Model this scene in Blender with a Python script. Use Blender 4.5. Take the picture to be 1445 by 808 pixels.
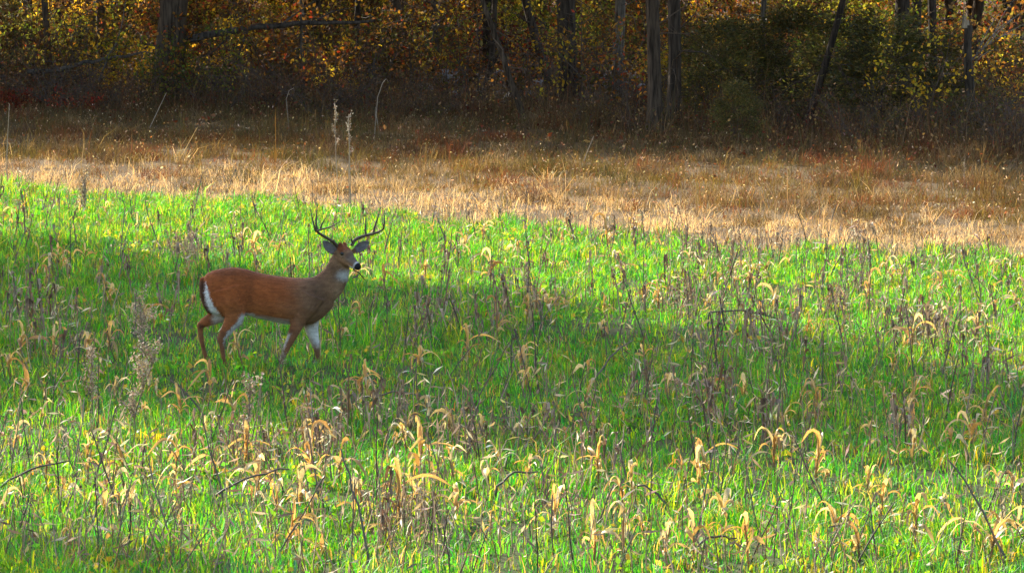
import bpy, math, random
import numpy as np
from mathutils import Vector, Matrix

# ------------------------------------------------------------------ camera, sky, sun, exposure
for o in list(bpy.data.objects):
    bpy.data.objects.remove(o)
SC = bpy.context.scene
COL = SC.collection
FPX = 6874.0                      # focal length in photograph pixels (1445 wide)
HORIZON = -165.0                  # photograph row of the horizon
CAMZ = 5.0
PITCH = math.atan((404 - HORIZON) / FPX)
cam_d = bpy.data.cameras.new('camera')
cam_d.sensor_width = 36.0
cam_d.lens = 36.0 * FPX / 1445.0
cam_d.clip_start = 0.5
cam_d.clip_end = 3000.0
cam = bpy.data.objects.new('camera', cam_d)
cam.location = (0, 0, CAMZ)
cam.rotation_euler = (math.pi / 2 - PITCH, 0, 0)
COL.objects.link(cam)
SC.camera = cam

SUN_EL = math.radians(31)
SUN_H = Vector((-0.60, 0.80, 0)).normalized()       # horizontal direction towards the sun
world = bpy.data.worlds.new('World')
SC.world = world
world.use_nodes = True
nt = world.node_tree
nt.nodes.clear()
sky = nt.nodes.new('ShaderNodeTexSky')
sky.sky_type = 'NISHITA'
sky.sun_disc = False
sky.dust_density = 2.5
sky.ozone_density = 0.6
sky.sun_elevation = SUN_EL
sky.sun_rotation = math.atan2(SUN_H.x, SUN_H.y)
bg = nt.nodes.new('ShaderNodeBackground')
bg.inputs['Strength'].default_value = 0.15
wo = nt.nodes.new('ShaderNodeOutputWorld')
nt.links.new(sky.outputs[0], bg.inputs[0])
nt.links.new(bg.outputs[0], wo.inputs[0])
sun_d = bpy.data.lights.new('sun', 'SUN')
sun_d.energy = 5.0
sun_d.angle = math.radians(0.5)
sun_d.color = (1.0, 0.93, 0.80)
sun = bpy.data.objects.new('sun', sun_d)
SUN_DIR = Vector((SUN_H.x * math.cos(SUN_EL), SUN_H.y * math.cos(SUN_EL), math.sin(SUN_EL)))
sun.rotation_euler = SUN_DIR.to_track_quat('Z', 'Y').to_euler()
sun.location = (-30, 40, 40)
COL.objects.link(sun)
vs = SC.view_settings
vs.view_transform = 'Standard'
vs.look = 'None'
vs.gamma = 1.0
vs.use_curve_mapping = False
vs.exposure = 1.5
SC.render.engine = 'CYCLES'
SC.cycles.max_bounces = 6
SC.cycles.diffuse_bounces = 3
SC.cycles.transmission_bounces = 4

RNG = np.random.default_rng(11)
random.seed(5)
TAN = math.tan(SUN_EL)


# ------------------------------------------------------------------ helpers
def hz(x, y):
    """height of the ground"""
    x = np.asarray(x, float); y = np.asarray(y, float)
    return (0.05 * np.sin(x * 0.45 + 1.0) * np.sin(y * 0.33 + 0.4)
            + 0.03 * np.sin(x * 1.1 + y * 0.7) + 0.02 * np.sin(y * 1.3 - x * 0.4))


def ground_at(px, py):
    """ground point seen at a photograph pixel"""
    D = CAMZ * FPX / (py - HORIZON)
    # small-pitch perspective: depth along the view is almost D
    a = math.atan((py - 404) / FPX) + PITCH
    D = CAMZ / math.tan(a)
    depth = D * math.cos(PITCH) + CAMZ * math.sin(PITCH)
    return ((px - 722.5) / FPX * depth, D)


def sstep(a, b, v):
    t = np.clip((v - a) / (b - a), 0, 1)
    return t * t * (3 - 2 * t)


class Geo:
    def __init__(self):
        self.V = []; self.C = []; self.F3 = []; self.F4 = []; self.n = 0

    def add(self, V, F, C):
        V = np.asarray(V, float).reshape(-1, 3)
        C = np.asarray(C, float)
        if C.ndim == 1:
            C = np.tile(C[:3], (len(V), 1))
        self.V.append(V); self.C.append(C[:, :3])
        F = np.asarray(F, int)
        (self.F4 if F.shape[1] == 4 else self.F3).append(F + self.n)
        self.n += len(V)
        return self

    def add2(self, V, F4, F3, C):
        n0 = self.n
        self.add(V, F4, C)
        self.F3.append(np.asarray(F3, int) + n0)
        return self

    def mesh(self, name, mat, smooth=True):
        me = bpy.data.meshes.new(name)
        V = np.concatenate(self.V); C = np.concatenate(self.C)
        f4 = np.concatenate(self.F4) if self.F4 else np.zeros((0, 4), int)
        f3 = np.concatenate(self.F3) if self.F3 else np.zeros((0, 3), int)
        loops = np.concatenate([f4.ravel(), f3.ravel()]).astype(np.int32)
        tot = np.concatenate([np.full(len(f4), 4), np.full(len(f3), 3)]).astype(np.int32)
        start = np.concatenate([[0], np.cumsum(tot)[:-1]]).astype(np.int32)
        me.vertices.add(len(V)); me.vertices.foreach_set('co', V.astype(np.float32).ravel())
        me.loops.add(len(loops)); me.loops.foreach_set('vertex_index', loops)
        me.polygons.add(len(tot)); me.polygons.foreach_set('loop_start', start)
        try:
            me.polygons.foreach_set('loop_total', tot)
        except Exception:
            pass
        me.polygons.foreach_set('use_smooth', np.full(len(tot), smooth))
        ca = me.color_attributes.new('Col', 'FLOAT_COLOR', 'POINT')
        ca.data.foreach_set('color', np.column_stack([C, np.ones(len(C))]).astype(np.float32).ravel())
        me.update(calc_edges=True)
        me.validate()
        me.materials.append(mat)
        return me

    def build(self, name, mat, parent=None, smooth=True):
        return obj(name, self.mesh(name, mat, smooth), parent)


def obj(name, me, parent=None):
    o = bpy.data.objects.new(name, me)
    COL.objects.link(o)
    o.parent = parent
    return o


def thing(name, label, cat, loc=(0, 0, 0), rz=0.0, group=None, sc=1.0, data=None):
    o = bpy.data.objects.new(name, data)
    COL.objects.link(o)
    o.location = loc
    o.rotation_euler = (0, 0, rz)
    o.scale = (sc, sc, sc)
    if len(label.split()) > 16:
        label = label.replace('leaning ', '')
    o['label'] = label; o['category'] = cat
    if group:
        o['group'] = group
    return o


def tube(path, rad, sides=6, cap=True):
    """rings round a path -> V, F4"""
    P = np.asarray(path, float); n = len(P)
    R = np.broadcast_to(np.asarray(rad, float), (n,))
    T = np.gradient(P, axis=0)
    T /= np.linalg.norm(T, axis=1)[:, None] + 1e-9
    ref = np.array([0.31, 0.95, 0.05]) if abs(T[n // 2] @ np.array([0.31, 0.95, 0.05])) < 0.9 else np.array([0.0, 0.1, 1.0])
    A = np.cross(T, ref); A /= np.linalg.norm(A, axis=1)[:, None] + 1e-9
    B = np.cross(T, A)
    th = np.linspace(0, 2 * math.pi, sides, endpoint=False)
    V = P[:, None, :] + R[:, None, None] * (np.cos(th)[None, :, None] * A[:, None, :] + np.sin(th)[None, :, None] * B[:, None, :])
    F = []
    for i in range(n - 1):
        for j in range(sides):
            k = (j + 1) % sides
            F.append((i * sides + j, i * sides + k, (i + 1) * sides + k, (i + 1) * sides + j))
    return V.reshape(-1, 3), np.array(F)


def wander(p0, d, L, n, jitter, droop=0.0):
    """a crooked path"""
    p = np.array(p0, float); d = np.array(d, float); d /= np.linalg.norm(d)
    out = [p.copy()]
    for i in range(n):
        d = d + RNG.normal(0, jitter, 3) + np.array([0, 0, -droop])
        d /= np.linalg.norm(d)
        p = p + d * L / n
        out.append(p.copy())
    return np.array(out)


def blades(P, h, w, lean, curl, az, C, Ctip=None):
    """grass blades: 5 vertices, a quad and a tri each"""
    n = len(P)
    d = np.column_stack([np.cos(az), np.sin(az), np.zeros(n)])
    waz = az + math.pi / 2 + RNG.normal(0, 0.5, n)
    s = np.column_stack([np.cos(waz), np.sin(waz), np.zeros(n)])
    up = np.array([0, 0, 1.0])
    m = P + d * (lean * h * 0.5)[:, None] + up * (h * 0.6)[:, None]
    t = P + d * ((lean + curl) * h)[:, None] + up * (h * (1 - 0.35 * curl))[:, None]
    V = np.stack([P - s * (w * .5)[:, None], P + s * (w * .5)[:, None],
                  m - s * (w * .42)[:, None], m + s * (w * .42)[:, None], t], axis=1)
    b = (np.arange(n) * 5)[:, None]
    F4 = b + np.array([0, 1, 3, 2]); F3 = b + np.array([2, 3, 4])
    CC = np.repeat(C[:, None, :], 5, axis=1)
    if Ctip is not None:
        CC[:, 4, :] = Ctip
    return V.reshape(-1, 3), F4, F3, CC.reshape(-1, 3)


def leaf_quads(P, size, C, wr=0.55, up_bias=0.0, direction=None):
    """diamond leaves with random attitude"""
    n = len(P)
    a = RNG.normal(0, 1, (n, 3))
    if direction is not None:
        a = a * 0.5 + direction
    a /= np.linalg.norm(a, axis=1)[:, None]
    b = RNG.normal(0, 1, (n, 3)); b[:, 2] *= (1 - up_bias)
    b = b - a * np.sum(a * b, 1)[:, None]
    b /= np.linalg.norm(b, axis=1)[:, None]
    s = np.broadcast_to(np.asarray(size, float), (n,))[:, None]
    c = np.cross(a, b)
    V = np.stack([P, P + a * s * .45 + b * s * wr * .5 + c * s * .08, P + a * s, P + a * s * .45 - b * s * wr * .5 + c * s * .08], axis=1)
    F = (np.arange(n) * 4)[:, None] + np.array([0, 1, 2, 3])
    return V.reshape(-1, 3), F, np.repeat(C, 4, axis=0)


def ribbon(path, widths, side, fold=0.25):
    """a folded leaf blade: 3 vertices across"""
    P = np.asarray(path, float); n = len(P)
    T = np.gradient(P, axis=0); T /= np.linalg.norm(T, axis=1)[:, None] + 1e-9
    S = np.asarray(side, float)
    if S.ndim == 1:
        S = np.tile(S, (n, 1))
    S = S - T * np.sum(S * T, 1)[:, None]
    S /= np.linalg.norm(S, axis=1)[:, None] + 1e-9
    N = np.cross(T, S)
    w = np.asarray(widths, float)[:, None]
    V = np.stack([P - S * w + N * w * fold, P, P + S * w + N * w * fold], axis=1).reshape(-1, 3)
    F = []
    for i in range(n - 1):
        for j in range(2):
            a = i * 3 + j
            F.append((a, a + 1, a + 4, a + 3))
    return V, np.array(F)


def pick_colors(pal, n, jit=0.18):
    pal = np.array(pal, float)
    c = pal[RNG.integers(0, len(pal), n)]
    return np.clip(c * np.exp(RNG.normal(0, jit, (n, 1))) * np.exp(RNG.normal(0, jit * .35, (n, 3))), 0.002, 0.9)


# ------------------------------------------------------------------ materials
def new_mat(name):
    m = bpy.data.materials.new(name)
    m.use_nodes = True
    n = m.node_tree
    n.nodes.clear()
    out = n.nodes.new('ShaderNodeOutputMaterial')
    return m, n, out


def leaf_mat(name, trans=0.4, gloss=0.06, rough=0.45, boost=(1.25, 1.2, 0.7), rnd=0.25, noise=0.0):
    """coloured by vertex colour, lets light through"""
    m, n, out = new_mat(name)
    at = n.nodes.new('ShaderNodeAttribute'); at.attribute_name = 'Col'
    oi = n.nodes.new('ShaderNodeObjectInfo')
    mr = n.nodes.new('ShaderNodeMapRange')
    mr.inputs['To Min'].default_value = 1 - rnd; mr.inputs['To Max'].default_value = 1 + rnd
    n.links.new(oi.outputs['Random'], mr.inputs['Value'])
    mul = n.nodes.new('ShaderNodeVectorMath'); mul.operation = 'SCALE'
    n.links.new(at.outputs['Color'], mul.inputs[0]); n.links.new(mr.outputs[0], mul.inputs['Scale'])
    src = mul.outputs[0]
    if noise:
        tx = n.nodes.new('ShaderNodeTexNoise'); tx.inputs['Scale'].default_value = noise; tx.inputs['Detail'].default_value = 5
        mp = n.nodes.new('ShaderNodeMapRange'); mp.inputs['From Min'].default_value = 0.3; mp.inputs['From Max'].default_value = 0.7
        mp.inputs['To Min'].default_value = 0.6; mp.inputs['To Max'].default_value = 1.35
        n.links.new(tx.outputs['Fac'], mp.inputs['Value'])
        m2 = n.nodes.new('ShaderNodeVectorMath'); m2.operation = 'SCALE'
        n.links.new(src, m2.inputs[0]); n.links.new(mp.outputs[0], m2.inputs['Scale'])
        src = m2.outputs[0]
    d = n.nodes.new('ShaderNodeBsdfDiffuse'); n.links.new(src, d.inputs['Color'])
    tb = n.nodes.new('ShaderNodeVectorMath'); tb.operation = 'MULTIPLY'; tb.inputs[1].default_value = boost
    n.links.new(src, tb.inputs[0])
    t = n.nodes.new('ShaderNodeBsdfTranslucent'); n.links.new(tb.outputs[0], t.inputs['Color'])
    mx = n.nodes.new('ShaderNodeMixShader'); mx.inputs[0].default_value = trans
    n.links.new(d.outputs[0], mx.inputs[1]); n.links.new(t.outputs[0], mx.inputs[2])
    g = n.nodes.new('ShaderNodeBsdfGlossy'); g.inputs['Roughness'].default_value = rough
    mg = n.nodes.new('ShaderNodeMixShader'); mg.inputs[0].default_value = gloss
    n.links.new(mx.outputs[0], mg.inputs[1]); n.links.new(g.outputs[0], mg.inputs[2])
    n.links.new(mg.outputs[0], out.inputs['Surface'])
    return m


def solid_mat(name, rough=0.85, scale=(6, 6, 1.2), lo=0.55, hi=1.4, bump=0.5, bumpscale=14.0, spec=0.2, rnd=0.15):
    """coloured by vertex colour, stretched noise, bump"""
    m, n, out = new_mat(name)
    at = n.nodes.new('ShaderNodeAttribute'); at.attribute_name = 'Col'
    tc = n.nodes.new('ShaderNodeTexCoord')
    mp = n.nodes.new('ShaderNodeMapping'); mp.inputs['Scale'].default_value = scale
    n.links.new(tc.outputs['Object'], mp.inputs['Vector'])
    tx = n.nodes.new('ShaderNodeTexNoise'); tx.inputs['Scale'].default_value = bumpscale * 0.35; tx.inputs['Detail'].default_value = 6
    n.links.new(mp.outputs[0], tx.inputs['Vector'])
    mr = n.nodes.new('ShaderNodeMapRange'); mr.inputs['From Min'].default_value = 0.3; mr.inputs['From Max'].default_value = 0.7
    mr.inputs['To Min'].default_value = lo; mr.inputs['To Max'].default_value = hi
    n.links.new(tx.outputs['Fac'], mr.inputs['Value'])
    oi = n.nodes.new('ShaderNodeObjectInfo')
    m3 = n.nodes.new('ShaderNodeMapRange'); m3.inputs['To Min'].default_value = 1 - rnd; m3.inputs['To Max'].default_value = 1 + rnd
    n.links.new(oi.outputs['Random'], m3.inputs['Value'])
    mm = n.nodes.new('ShaderNodeMath'); mm.operation = 'MULTIPLY'
    n.links.new(mr.outputs[0], mm.inputs[0]); n.links.new(m3.outputs[0], mm.inputs[1])
    sc = n.nodes.new('ShaderNodeVectorMath'); sc.operation = 'SCALE'
    n.links.new(at.outputs['Color'], sc.inputs[0]); n.links.new(mm.outputs[0], sc.inputs['Scale'])
    b = n.nodes.new('ShaderNodeBsdfPrincipled')
    b.inputs['Roughness'].default_value = rough
    b.inputs['Specular IOR Level'].default_value = spec
    n.links.new(sc.outputs[0], b.inputs['Base Color'])
    if bump:
        t2 = n.nodes.new('ShaderNodeTexNoise'); t2.inputs['Scale'].default_value = bumpscale; t2.inputs['Detail'].default_value = 6
        n.links.new(mp.outputs[0], t2.inputs['Vector'])
        bp = n.nodes.new('ShaderNodeBump'); bp.inputs['Strength'].default_value = bump; bp.inputs['Distance'].default_value = 0.03
        n.links.new(t2.outputs['Fac'], bp.inputs['Height']); n.links.new(bp.outputs[0], b.inputs['Normal'])
    n.links.new(b.outputs[0], out.inputs['Surface'])
    return m


def ground_mat(name, c1, c2, c3, s1=0.6, s2=9.0):
    m, n, out = new_mat(name)
    tc = n.nodes.new('ShaderNodeTexCoord')
    t1 = n.nodes.new('ShaderNodeTexNoise'); t1.inputs['Scale'].default_value = s1; t1.inputs['Detail'].default_value = 8
    t2 = n.nodes.new('ShaderNodeTexNoise'); t2.inputs['Scale'].default_value = s2; t2.inputs['Detail'].default_value = 8
    n.links.new(tc.outputs['Object'], t1.inputs[0]); n.links.new(tc.outputs['Object'], t2.inputs[0])
    r1 = n.nodes.new('ShaderNodeValToRGB')
    r1.color_ramp.elements[0].position = 0.35; r1.color_ramp.elements[1].position = 0.65
    r1.color_ramp.elements[0].color = (*c1, 1); r1.color_ramp.elements[1].color = (*c2, 1)
    n.links.new(t1.outputs['Fac'], r1.inputs[0])
    r2 = n.nodes.new('ShaderNodeMapRange'); r2.inputs['From Min'].default_value = 0.45; r2.inputs['From Max'].default_value = 0.7
    n.links.new(t2.outputs['Fac'], r2.inputs['Value'])
    mx = n.nodes.new('ShaderNodeMix'); mx.data_type = 'RGBA'
    n.links.new(r2.outputs[0], mx.inputs[0]); n.links.new(r1.outputs[0], mx.inputs[6]); mx.inputs[7].default_value = (*c3, 1)
    b = n.nodes.new('ShaderNodeBsdfPrincipled'); b.inputs['Roughness'].default_value = 0.95; b.inputs['Specular IOR Level'].default_value = 0.1
    n.links.new(mx.outputs[2], b.inputs['Base Color'])
    bp = n.nodes.new('ShaderNodeBump'); bp.inputs['Strength'].default_value = 0.8; bp.inputs['Distance'].default_value = 0.05
    n.links.new(t2.outputs['Fac'], bp.inputs['Height']); n.links.new(bp.outputs[0], b.inputs['Normal'])
    n.links.new(b.outputs[0], out.inputs['Surface'])
    return m


M_GRASS = leaf_mat('grass_blade', 0.52, 0.03, 0.45, (2.2, 1.35, 0.4), 0.0)
M_STRAW = leaf_mat('straw', 0.38, 0.008, 0.6, (1.2, 1.0, 0.65), 0.0)
M_AUTUMN = leaf_mat('autumn_leaf', 0.45, 0.012, 0.6, (1.25, 1.1, 0.65), 0.35)
M_CEDAR = leaf_mat('cedar_needle', 0.4, 0.03, 0.5, (1.2, 1.15, 0.6), 0.2)
M_HUSK = leaf_mat('dry_husk', 0.48, 0.05, 0.42, (1.25, 1.08, 0.72), 0.22, noise=30.0)
M_DEAD = leaf_mat('withered_leaf', 0.2, 0.04, 0.5, (1.15, 1.0, 0.8), 0.3, noise=24.0)
M_BARK = solid_mat('bark', 0.9, (6, 6, 0.8), 0.3, 1.75, 1.0, 9.0, 0.15)
M_TWIG = solid_mat('twig', 0.85, (4, 4, 1), 0.6, 1.4, 0.3, 14.0, 0.2)
M_ROCK = solid_mat('rock', 0.9, (1, 1, 1), 0.5, 1.35, 0.9, 6.0, 0.2)
M_FUR = solid_mat('deer_coat', 0.75, (1.2, 4, 4), 0.78, 1.22, 0.35, 26.0, 0.25, 0.0)
M_ANTLER = solid_mat('antler', 0.45, (6, 6, 6), 0.7, 1.25, 0.3, 12.0, 0.4, 0.0)
M_GLOSS = solid_mat('eye_wet', 0.12, (1, 1, 1), 1, 1, 0, 5, 0.6, 0.0)
M_SOIL = ground_mat('forest_soil', (0.035, 0.024, 0.015), (0.075, 0.045, 0.024), (0.10, 0.055, 0.028))
M_FIELD = ground_mat('field_soil', (0.035, 0.045, 0.016), (0.05, 0.07, 0.02), (0.06, 0.05, 0.025))
M_STRAWBED = ground_mat('straw_bed', (0.09, 0.06, 0.03), (0.14, 0.095, 0.045), (0.08, 0.05, 0.025))

# ------------------------------------------------------------------ lines of the place, read from the photograph
E = np.array([ground_at(*p) for p in ((-600, 240), (-250, 255), (0, 268), (200, 276), (500, 299), (700, 314), (900, 336), (1100, 354), (1300, 364), (1445, 374), (1750, 392), (2200, 420))])
W = np.array([ground_at(*p) for p in ((-800, 140), (-300, 152), (0, 160), (300, 165), (600, 176), (800, 187), (950, 206), (1100, 214), (1300, 226), (1445, 236), (1800, 255), (2300, 290))])


def edge_y(x):
    return np.interp(x, E[:, 0], E[:, 1]) + 0.6 * np.sin(np.asarray(x) * 1.3) + 0.6 * np.sin(np.asarray(x) * 3.1 + 1) + 0.5 * np.sin(np.asarray(x) * 7.7 + 2)


def wood_y(x):
    return np.interp(x, W[:, 0], W[:, 1])


def sheet(name, xs, ys_fn, nrow, mat, dz, kind='structure'):
    """ground sheet between two y-limits for each x"""
    g = Geo(); nx = len(xs)
    V = []
    for x in xs:
        y0, y1 = ys_fn(x)
        for j in range(nrow):
            y = y0 + (y1 - y0) * j / (nrow - 1)
            V.append((x, y, float(hz(x, y)) + dz))
    F = [(i * nrow + j, (i + 1) * nrow + j, (i + 1) * nrow + j + 1, i * nrow + j + 1) for i in range(nx - 1) for j in range(nrow - 1)]
    g.add(V, F, (0.1, 0.1, 0.1))
    o = g.build(name, mat)
    o['kind'] = kind
    return o


far = [-900, -300, -120] + list(np.arange(-60, 61, 1.0)) + [120, 300, 900]
def ground_rows(x):
    return (-200, 1600)
# one sheet to the horizon, finer where things stand
g = Geo(); ys = [-300, -60, 0] + list(np.arange(20, 230, 1.0)) + [260, 320, 450, 700, 1200, 2000]
V = [(x, y, float(hz(x, y)) if (abs(x) <= 60 and 20 <= y < 230) else 0.0) for x in far for y in ys]
ny = len(ys)
F = [(i * ny + j, (i + 1) * ny + j, (i + 1) * ny + j + 1, i * ny + j + 1) for i in range(len(far) - 1) for j in range(ny - 1)]
g.add(V, F, (0.1, 0.1, 0.1))
gr = g.build('ground', M_SOIL); gr['kind'] = 'structure'
sheet('field', np.arange(-26, 27, 0.5), lambda x: (20.0, float(edge_y(x)) + 0.6), 120, M_FIELD, 0.035)
sheet('meadow', np.arange(-26, 27, 0.5), lambda x: (float(edge_y(x)) - 1.0, float(wood_y(x)) + 1.0), 60, M_STRAWBED, 0.030)


def sample_region(n, y0, y1, margin):
    x = np.empty(0); y = np.empty(0)
    while len(x) < n:
        yy = RNG.uniform(y0, y1, n); xx = RNG.uniform(-1, 1, n) * (0.105 * y1 + margin)
        k = np.abs(xx) < 0.105 * yy + margin
        x = np.concatenate([x, xx[k]]); y = np.concatenate([y, yy[k]])
    return x[:n], y[:n]


def lownoise(x, y, s, seed):
    r = np.random.default_rng(seed)
    v = np.zeros_like(x)
    for k in range(6):
        a = r.uniform(0, 2 * math.pi); f = s * r.uniform(0.6, 2.0); ph = r.uniform(0, 6.28)
        v += np.sin((np.cos(a) * x + np.sin(a) * y) * f + ph)
    return v / 6


def tufted(n, per, spread, y0, y1, margin):
    """points gathered in tufts, with a tuft number each"""
    m = n // per
    cx, cy = sample_region(m, y0, y1, margin)
    idx = np.minimum((RNG.uniform(0, 1, n) ** 1.25 * m).astype(int), m - 1)
    return cx[idx] + RNG.normal(0, spread, n), cy[idx] + RNG.normal(0, spread, n), idx


# ------------------------------------------------------------------ green grass
x, y, tuft = tufted(540000, 12, .055, 31, 83, 3.0)
k = y < edge_y(x) + RNG.normal(0, 0.35, len(x))
x, y, tuft = x[k], y[k], tuft[k]
patch = lownoise(x, y, 1.4, 3); patch2 = lownoise(x, y, 0.5, 8)
keep = RNG.uniform(0, 1, len(x)) < np.clip(0.85 + 0.5 * patch, 0.35, 1)
x, y, patch, patch2, tuft = x[keep], y[keep], patch[keep], patch2[keep], tuft[keep]
n = len(x)
nt_ = int(tuft.max()) + 1
th_ = np.exp(RNG.normal(0, .28, nt_))[tuft]
h = RNG.uniform(0.08, 0.20, n) * (1 + 0.4 * patch) * th_
pal = [(0.070, 0.330, 0.012), (0.105, 0.370, 0.014), (0.042, 0.270, 0.030), (0.150, 0.390, 0.016), (0.032, 0.210, 0.036)]
C = pick_colors(pal, n, 0.18) * np.exp(RNG.normal(0, .26, (nt_, 1)))[tuft]
C[:, 0] *= np.exp(RNG.normal(0, .45, nt_))[tuft]
C[:, 2] *= np.exp(RNG.normal(.2, .5, nt_))[tuft]
C *= .92
dead = (RNG.uniform(0, 1, n) < 0.05 + 0.05 * patch2) | ((RNG.uniform(0, 1, nt_) < .09)[tuft] & (RNG.uniform(0, 1, n) < .6))
C[dead] = pick_colors([(0.25, 0.25, 0.11), (0.18, 0.20, 0.07), (0.13, 0.11, 0.06), (0.30, 0.31, 0.17)], int(dead.sum()))
bx_, by_ = ground_at(250 + 450 / 3.23125, 280 + 792 / 3.23125)
h *= .82 * (1 - .33 * sstep(2.0, 1.2, np.abs(x - bx_)) * sstep(-4.5, -2.5, y - by_) * sstep(1.2, .5, y - by_))
P = np.column_stack([x, y, hz(x, y) + 0.03])
V, F4, F3, CC = blades(P, h, RNG.uniform(0.006, 0.013, n), RNG.uniform(0.1, 0.6, n), RNG.uniform(0, 0.7, n), RNG.uniform(0, 6.28, n), C)
g = Geo().add2(V, F4, F3, CC)
bl_x, bl_y, bt = tufted(42000, 9, .05, 31, 83, 3.0)
kb = (bl_y < edge_y(bl_x) - .2) & (lownoise(bl_x, bl_y, 1.1, 77) > -.05)
bl_x, bl_y = bl_x[kb], bl_y[kb]; nb = len(bl_x)
g.add(*leaf_quads(np.column_stack([bl_x, bl_y, hz(bl_x, bl_y) + RNG.uniform(.05, .15, nb)]), RNG.uniform(.03, .085, nb), pick_colors([(0.05, 0.24, 0.03), (0.09, 0.32, 0.02), (0.16, 0.34, 0.03), (0.20, 0.24, 0.06)], nb, .25), .6))
o = g.build('green_grass', M_GRASS, smooth=True)
o['kind'] = 'stuff'; o['label'] = 'short bright green grass carpeting the field'; o['category'] = 'grass'

# ------------------------------------------------------------------ dry meadow grass
x, y, tuft = tufted(290000, 18, .09, 58, 113, 4.0)
k = (y > edge_y(x) - np.abs(RNG.normal(0, 0.4, len(x)))) & (y < wood_y(x) + 2.0)
x, y, tuft = x[k], y[k], tuft[k]; n = len(x)
nt_ = int(tuft.max()) + 1
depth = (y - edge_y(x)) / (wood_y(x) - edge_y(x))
patch = lownoise(x, y, 1.1, 21)
near = depth < 0.28
h = np.where(near, RNG.uniform(0.05, 0.17, n), RNG.uniform(0.05, 0.22, n)) * (1 + 0.3 * patch) * np.exp(RNG.normal(0, .35, nt_))[tuft]
tall = (RNG.uniform(0, 1, n) < 0.014) | ((RNG.uniform(0, 1, nt_) < .025)[tuft])
h[tall] *= 2.6
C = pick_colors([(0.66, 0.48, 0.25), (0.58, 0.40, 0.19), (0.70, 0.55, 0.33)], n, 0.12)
mp_ = np.array([(0.185, 0.11, 0.034), (0.14, 0.092, 0.027), (0.18, 0.062, 0.025), (0.13, 0.108, 0.026), (0.25, 0.18, 0.066), (0.095, 0.056, 0.028), (0.17, 0.135, 0.038)])  # brown and rust tones, darkened as well to paint in shade towards the wood
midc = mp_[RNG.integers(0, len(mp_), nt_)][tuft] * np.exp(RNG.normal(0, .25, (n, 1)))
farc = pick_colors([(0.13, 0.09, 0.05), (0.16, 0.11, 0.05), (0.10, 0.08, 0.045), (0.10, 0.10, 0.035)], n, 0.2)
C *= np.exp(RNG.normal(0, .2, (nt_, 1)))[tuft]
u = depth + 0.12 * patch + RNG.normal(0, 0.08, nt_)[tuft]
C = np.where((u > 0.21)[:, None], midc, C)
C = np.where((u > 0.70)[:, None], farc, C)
m = 420; kx, ky = sample_region(m, 62, 112, 3.0)
kk = (ky > edge_y(kx) + 3) & (ky < wood_y(kx) + 1)
kx, ky = kx[kk], ky[kk]; m = len(kx); tq = RNG.integers(0, m, 42000); nq = len(tq)
kc = np.array([(0.13, 0.09, 0.036), (0.09, 0.08, 0.026), (0.16, 0.058, 0.026), (0.24, 0.16, 0.08), (0.10, 0.058, 0.034), (0.30, 0.22, 0.12)])[RNG.integers(0, 6, m)]
x = np.concatenate([x, kx[tq] + RNG.normal(0, .22, nq)]); y = np.concatenate([y, ky[tq] + RNG.normal(0, .22, nq)])
h = np.concatenate([h, RNG.uniform(.08, .30, nq) * np.exp(RNG.normal(0, .4, m))[tq]])
C = np.vstack([C, kc[tq] * np.exp(RNG.normal(0, .3, (nq, 1)))]); n = len(x)
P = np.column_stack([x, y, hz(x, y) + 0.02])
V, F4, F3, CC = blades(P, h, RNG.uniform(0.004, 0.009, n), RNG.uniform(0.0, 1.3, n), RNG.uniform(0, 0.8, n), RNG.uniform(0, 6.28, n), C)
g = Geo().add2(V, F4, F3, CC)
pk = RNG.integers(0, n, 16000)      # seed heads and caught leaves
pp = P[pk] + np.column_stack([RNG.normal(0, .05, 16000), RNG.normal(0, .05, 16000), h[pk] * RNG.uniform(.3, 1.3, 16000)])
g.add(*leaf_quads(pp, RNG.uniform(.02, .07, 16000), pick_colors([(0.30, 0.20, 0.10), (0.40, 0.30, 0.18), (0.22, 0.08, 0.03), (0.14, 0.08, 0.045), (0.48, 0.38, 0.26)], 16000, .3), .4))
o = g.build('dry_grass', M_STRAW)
o['kind'] = 'stuff'; o['label'] = 'tan and rusty dry meadow grass between field and woods'; o['category'] = 'grass'

# dull weeds and twigs massed along the foot of the wood
n = 90000; m = 5000
cx = RNG.uniform(-17, 16, m); cy = wood_y(cx) + RNG.normal(2.8, 4.0, m)
tuft = RNG.integers(0, m, n)
x = cx[tuft] + RNG.normal(0, .13, n); y = cy[tuft] + RNG.normal(0, .13, n)
up_ = np.array([(0.10, 0.062, 0.032), (0.15, 0.10, 0.05), (0.07, 0.055, 0.022), (0.20, 0.14, 0.075), (0.13, 0.05, 0.028), (0.09, 0.08, 0.03), (0.16, 0.08, 0.035)])
C = up_[RNG.integers(0, len(up_), m)][tuft] * np.exp(RNG.normal(0, .3, (n, 1)))
h = RNG.uniform(0.08, 0.40, n) * np.exp(RNG.normal(0, .5, m))[tuft]
h[RNG.uniform(0, 1, n) < .10] *= 2.2
h *= (1 + 0.6 * lownoise(x, y, 1.3, 31)) * sstep(-5, 1.5, y - wood_y(x))
P = np.column_stack([x, y, hz(x, y)])
V, F4, F3, CC = blades(P, h, RNG.uniform(0.004, 0.010, n), RNG.uniform(0.0, 0.9, n), RNG.uniform(0, 0.5, n), RNG.uniform(0, 6.28, n), C)
g = Geo().add2(V, F4, F3, CC)
n = 30000
tl = RNG.integers(0, m, n)
lx = cx[tl] + RNG.normal(0, .25, n); ly = cy[tl] + RNG.normal(0, .25, n)
lz = hz(lx, ly) + RNG.uniform(0, .6, n) ** 1.5 * sstep(-6, 2, ly - wood_y(lx)) * np.exp(RNG.normal(0, .4, m))[tl]
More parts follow.
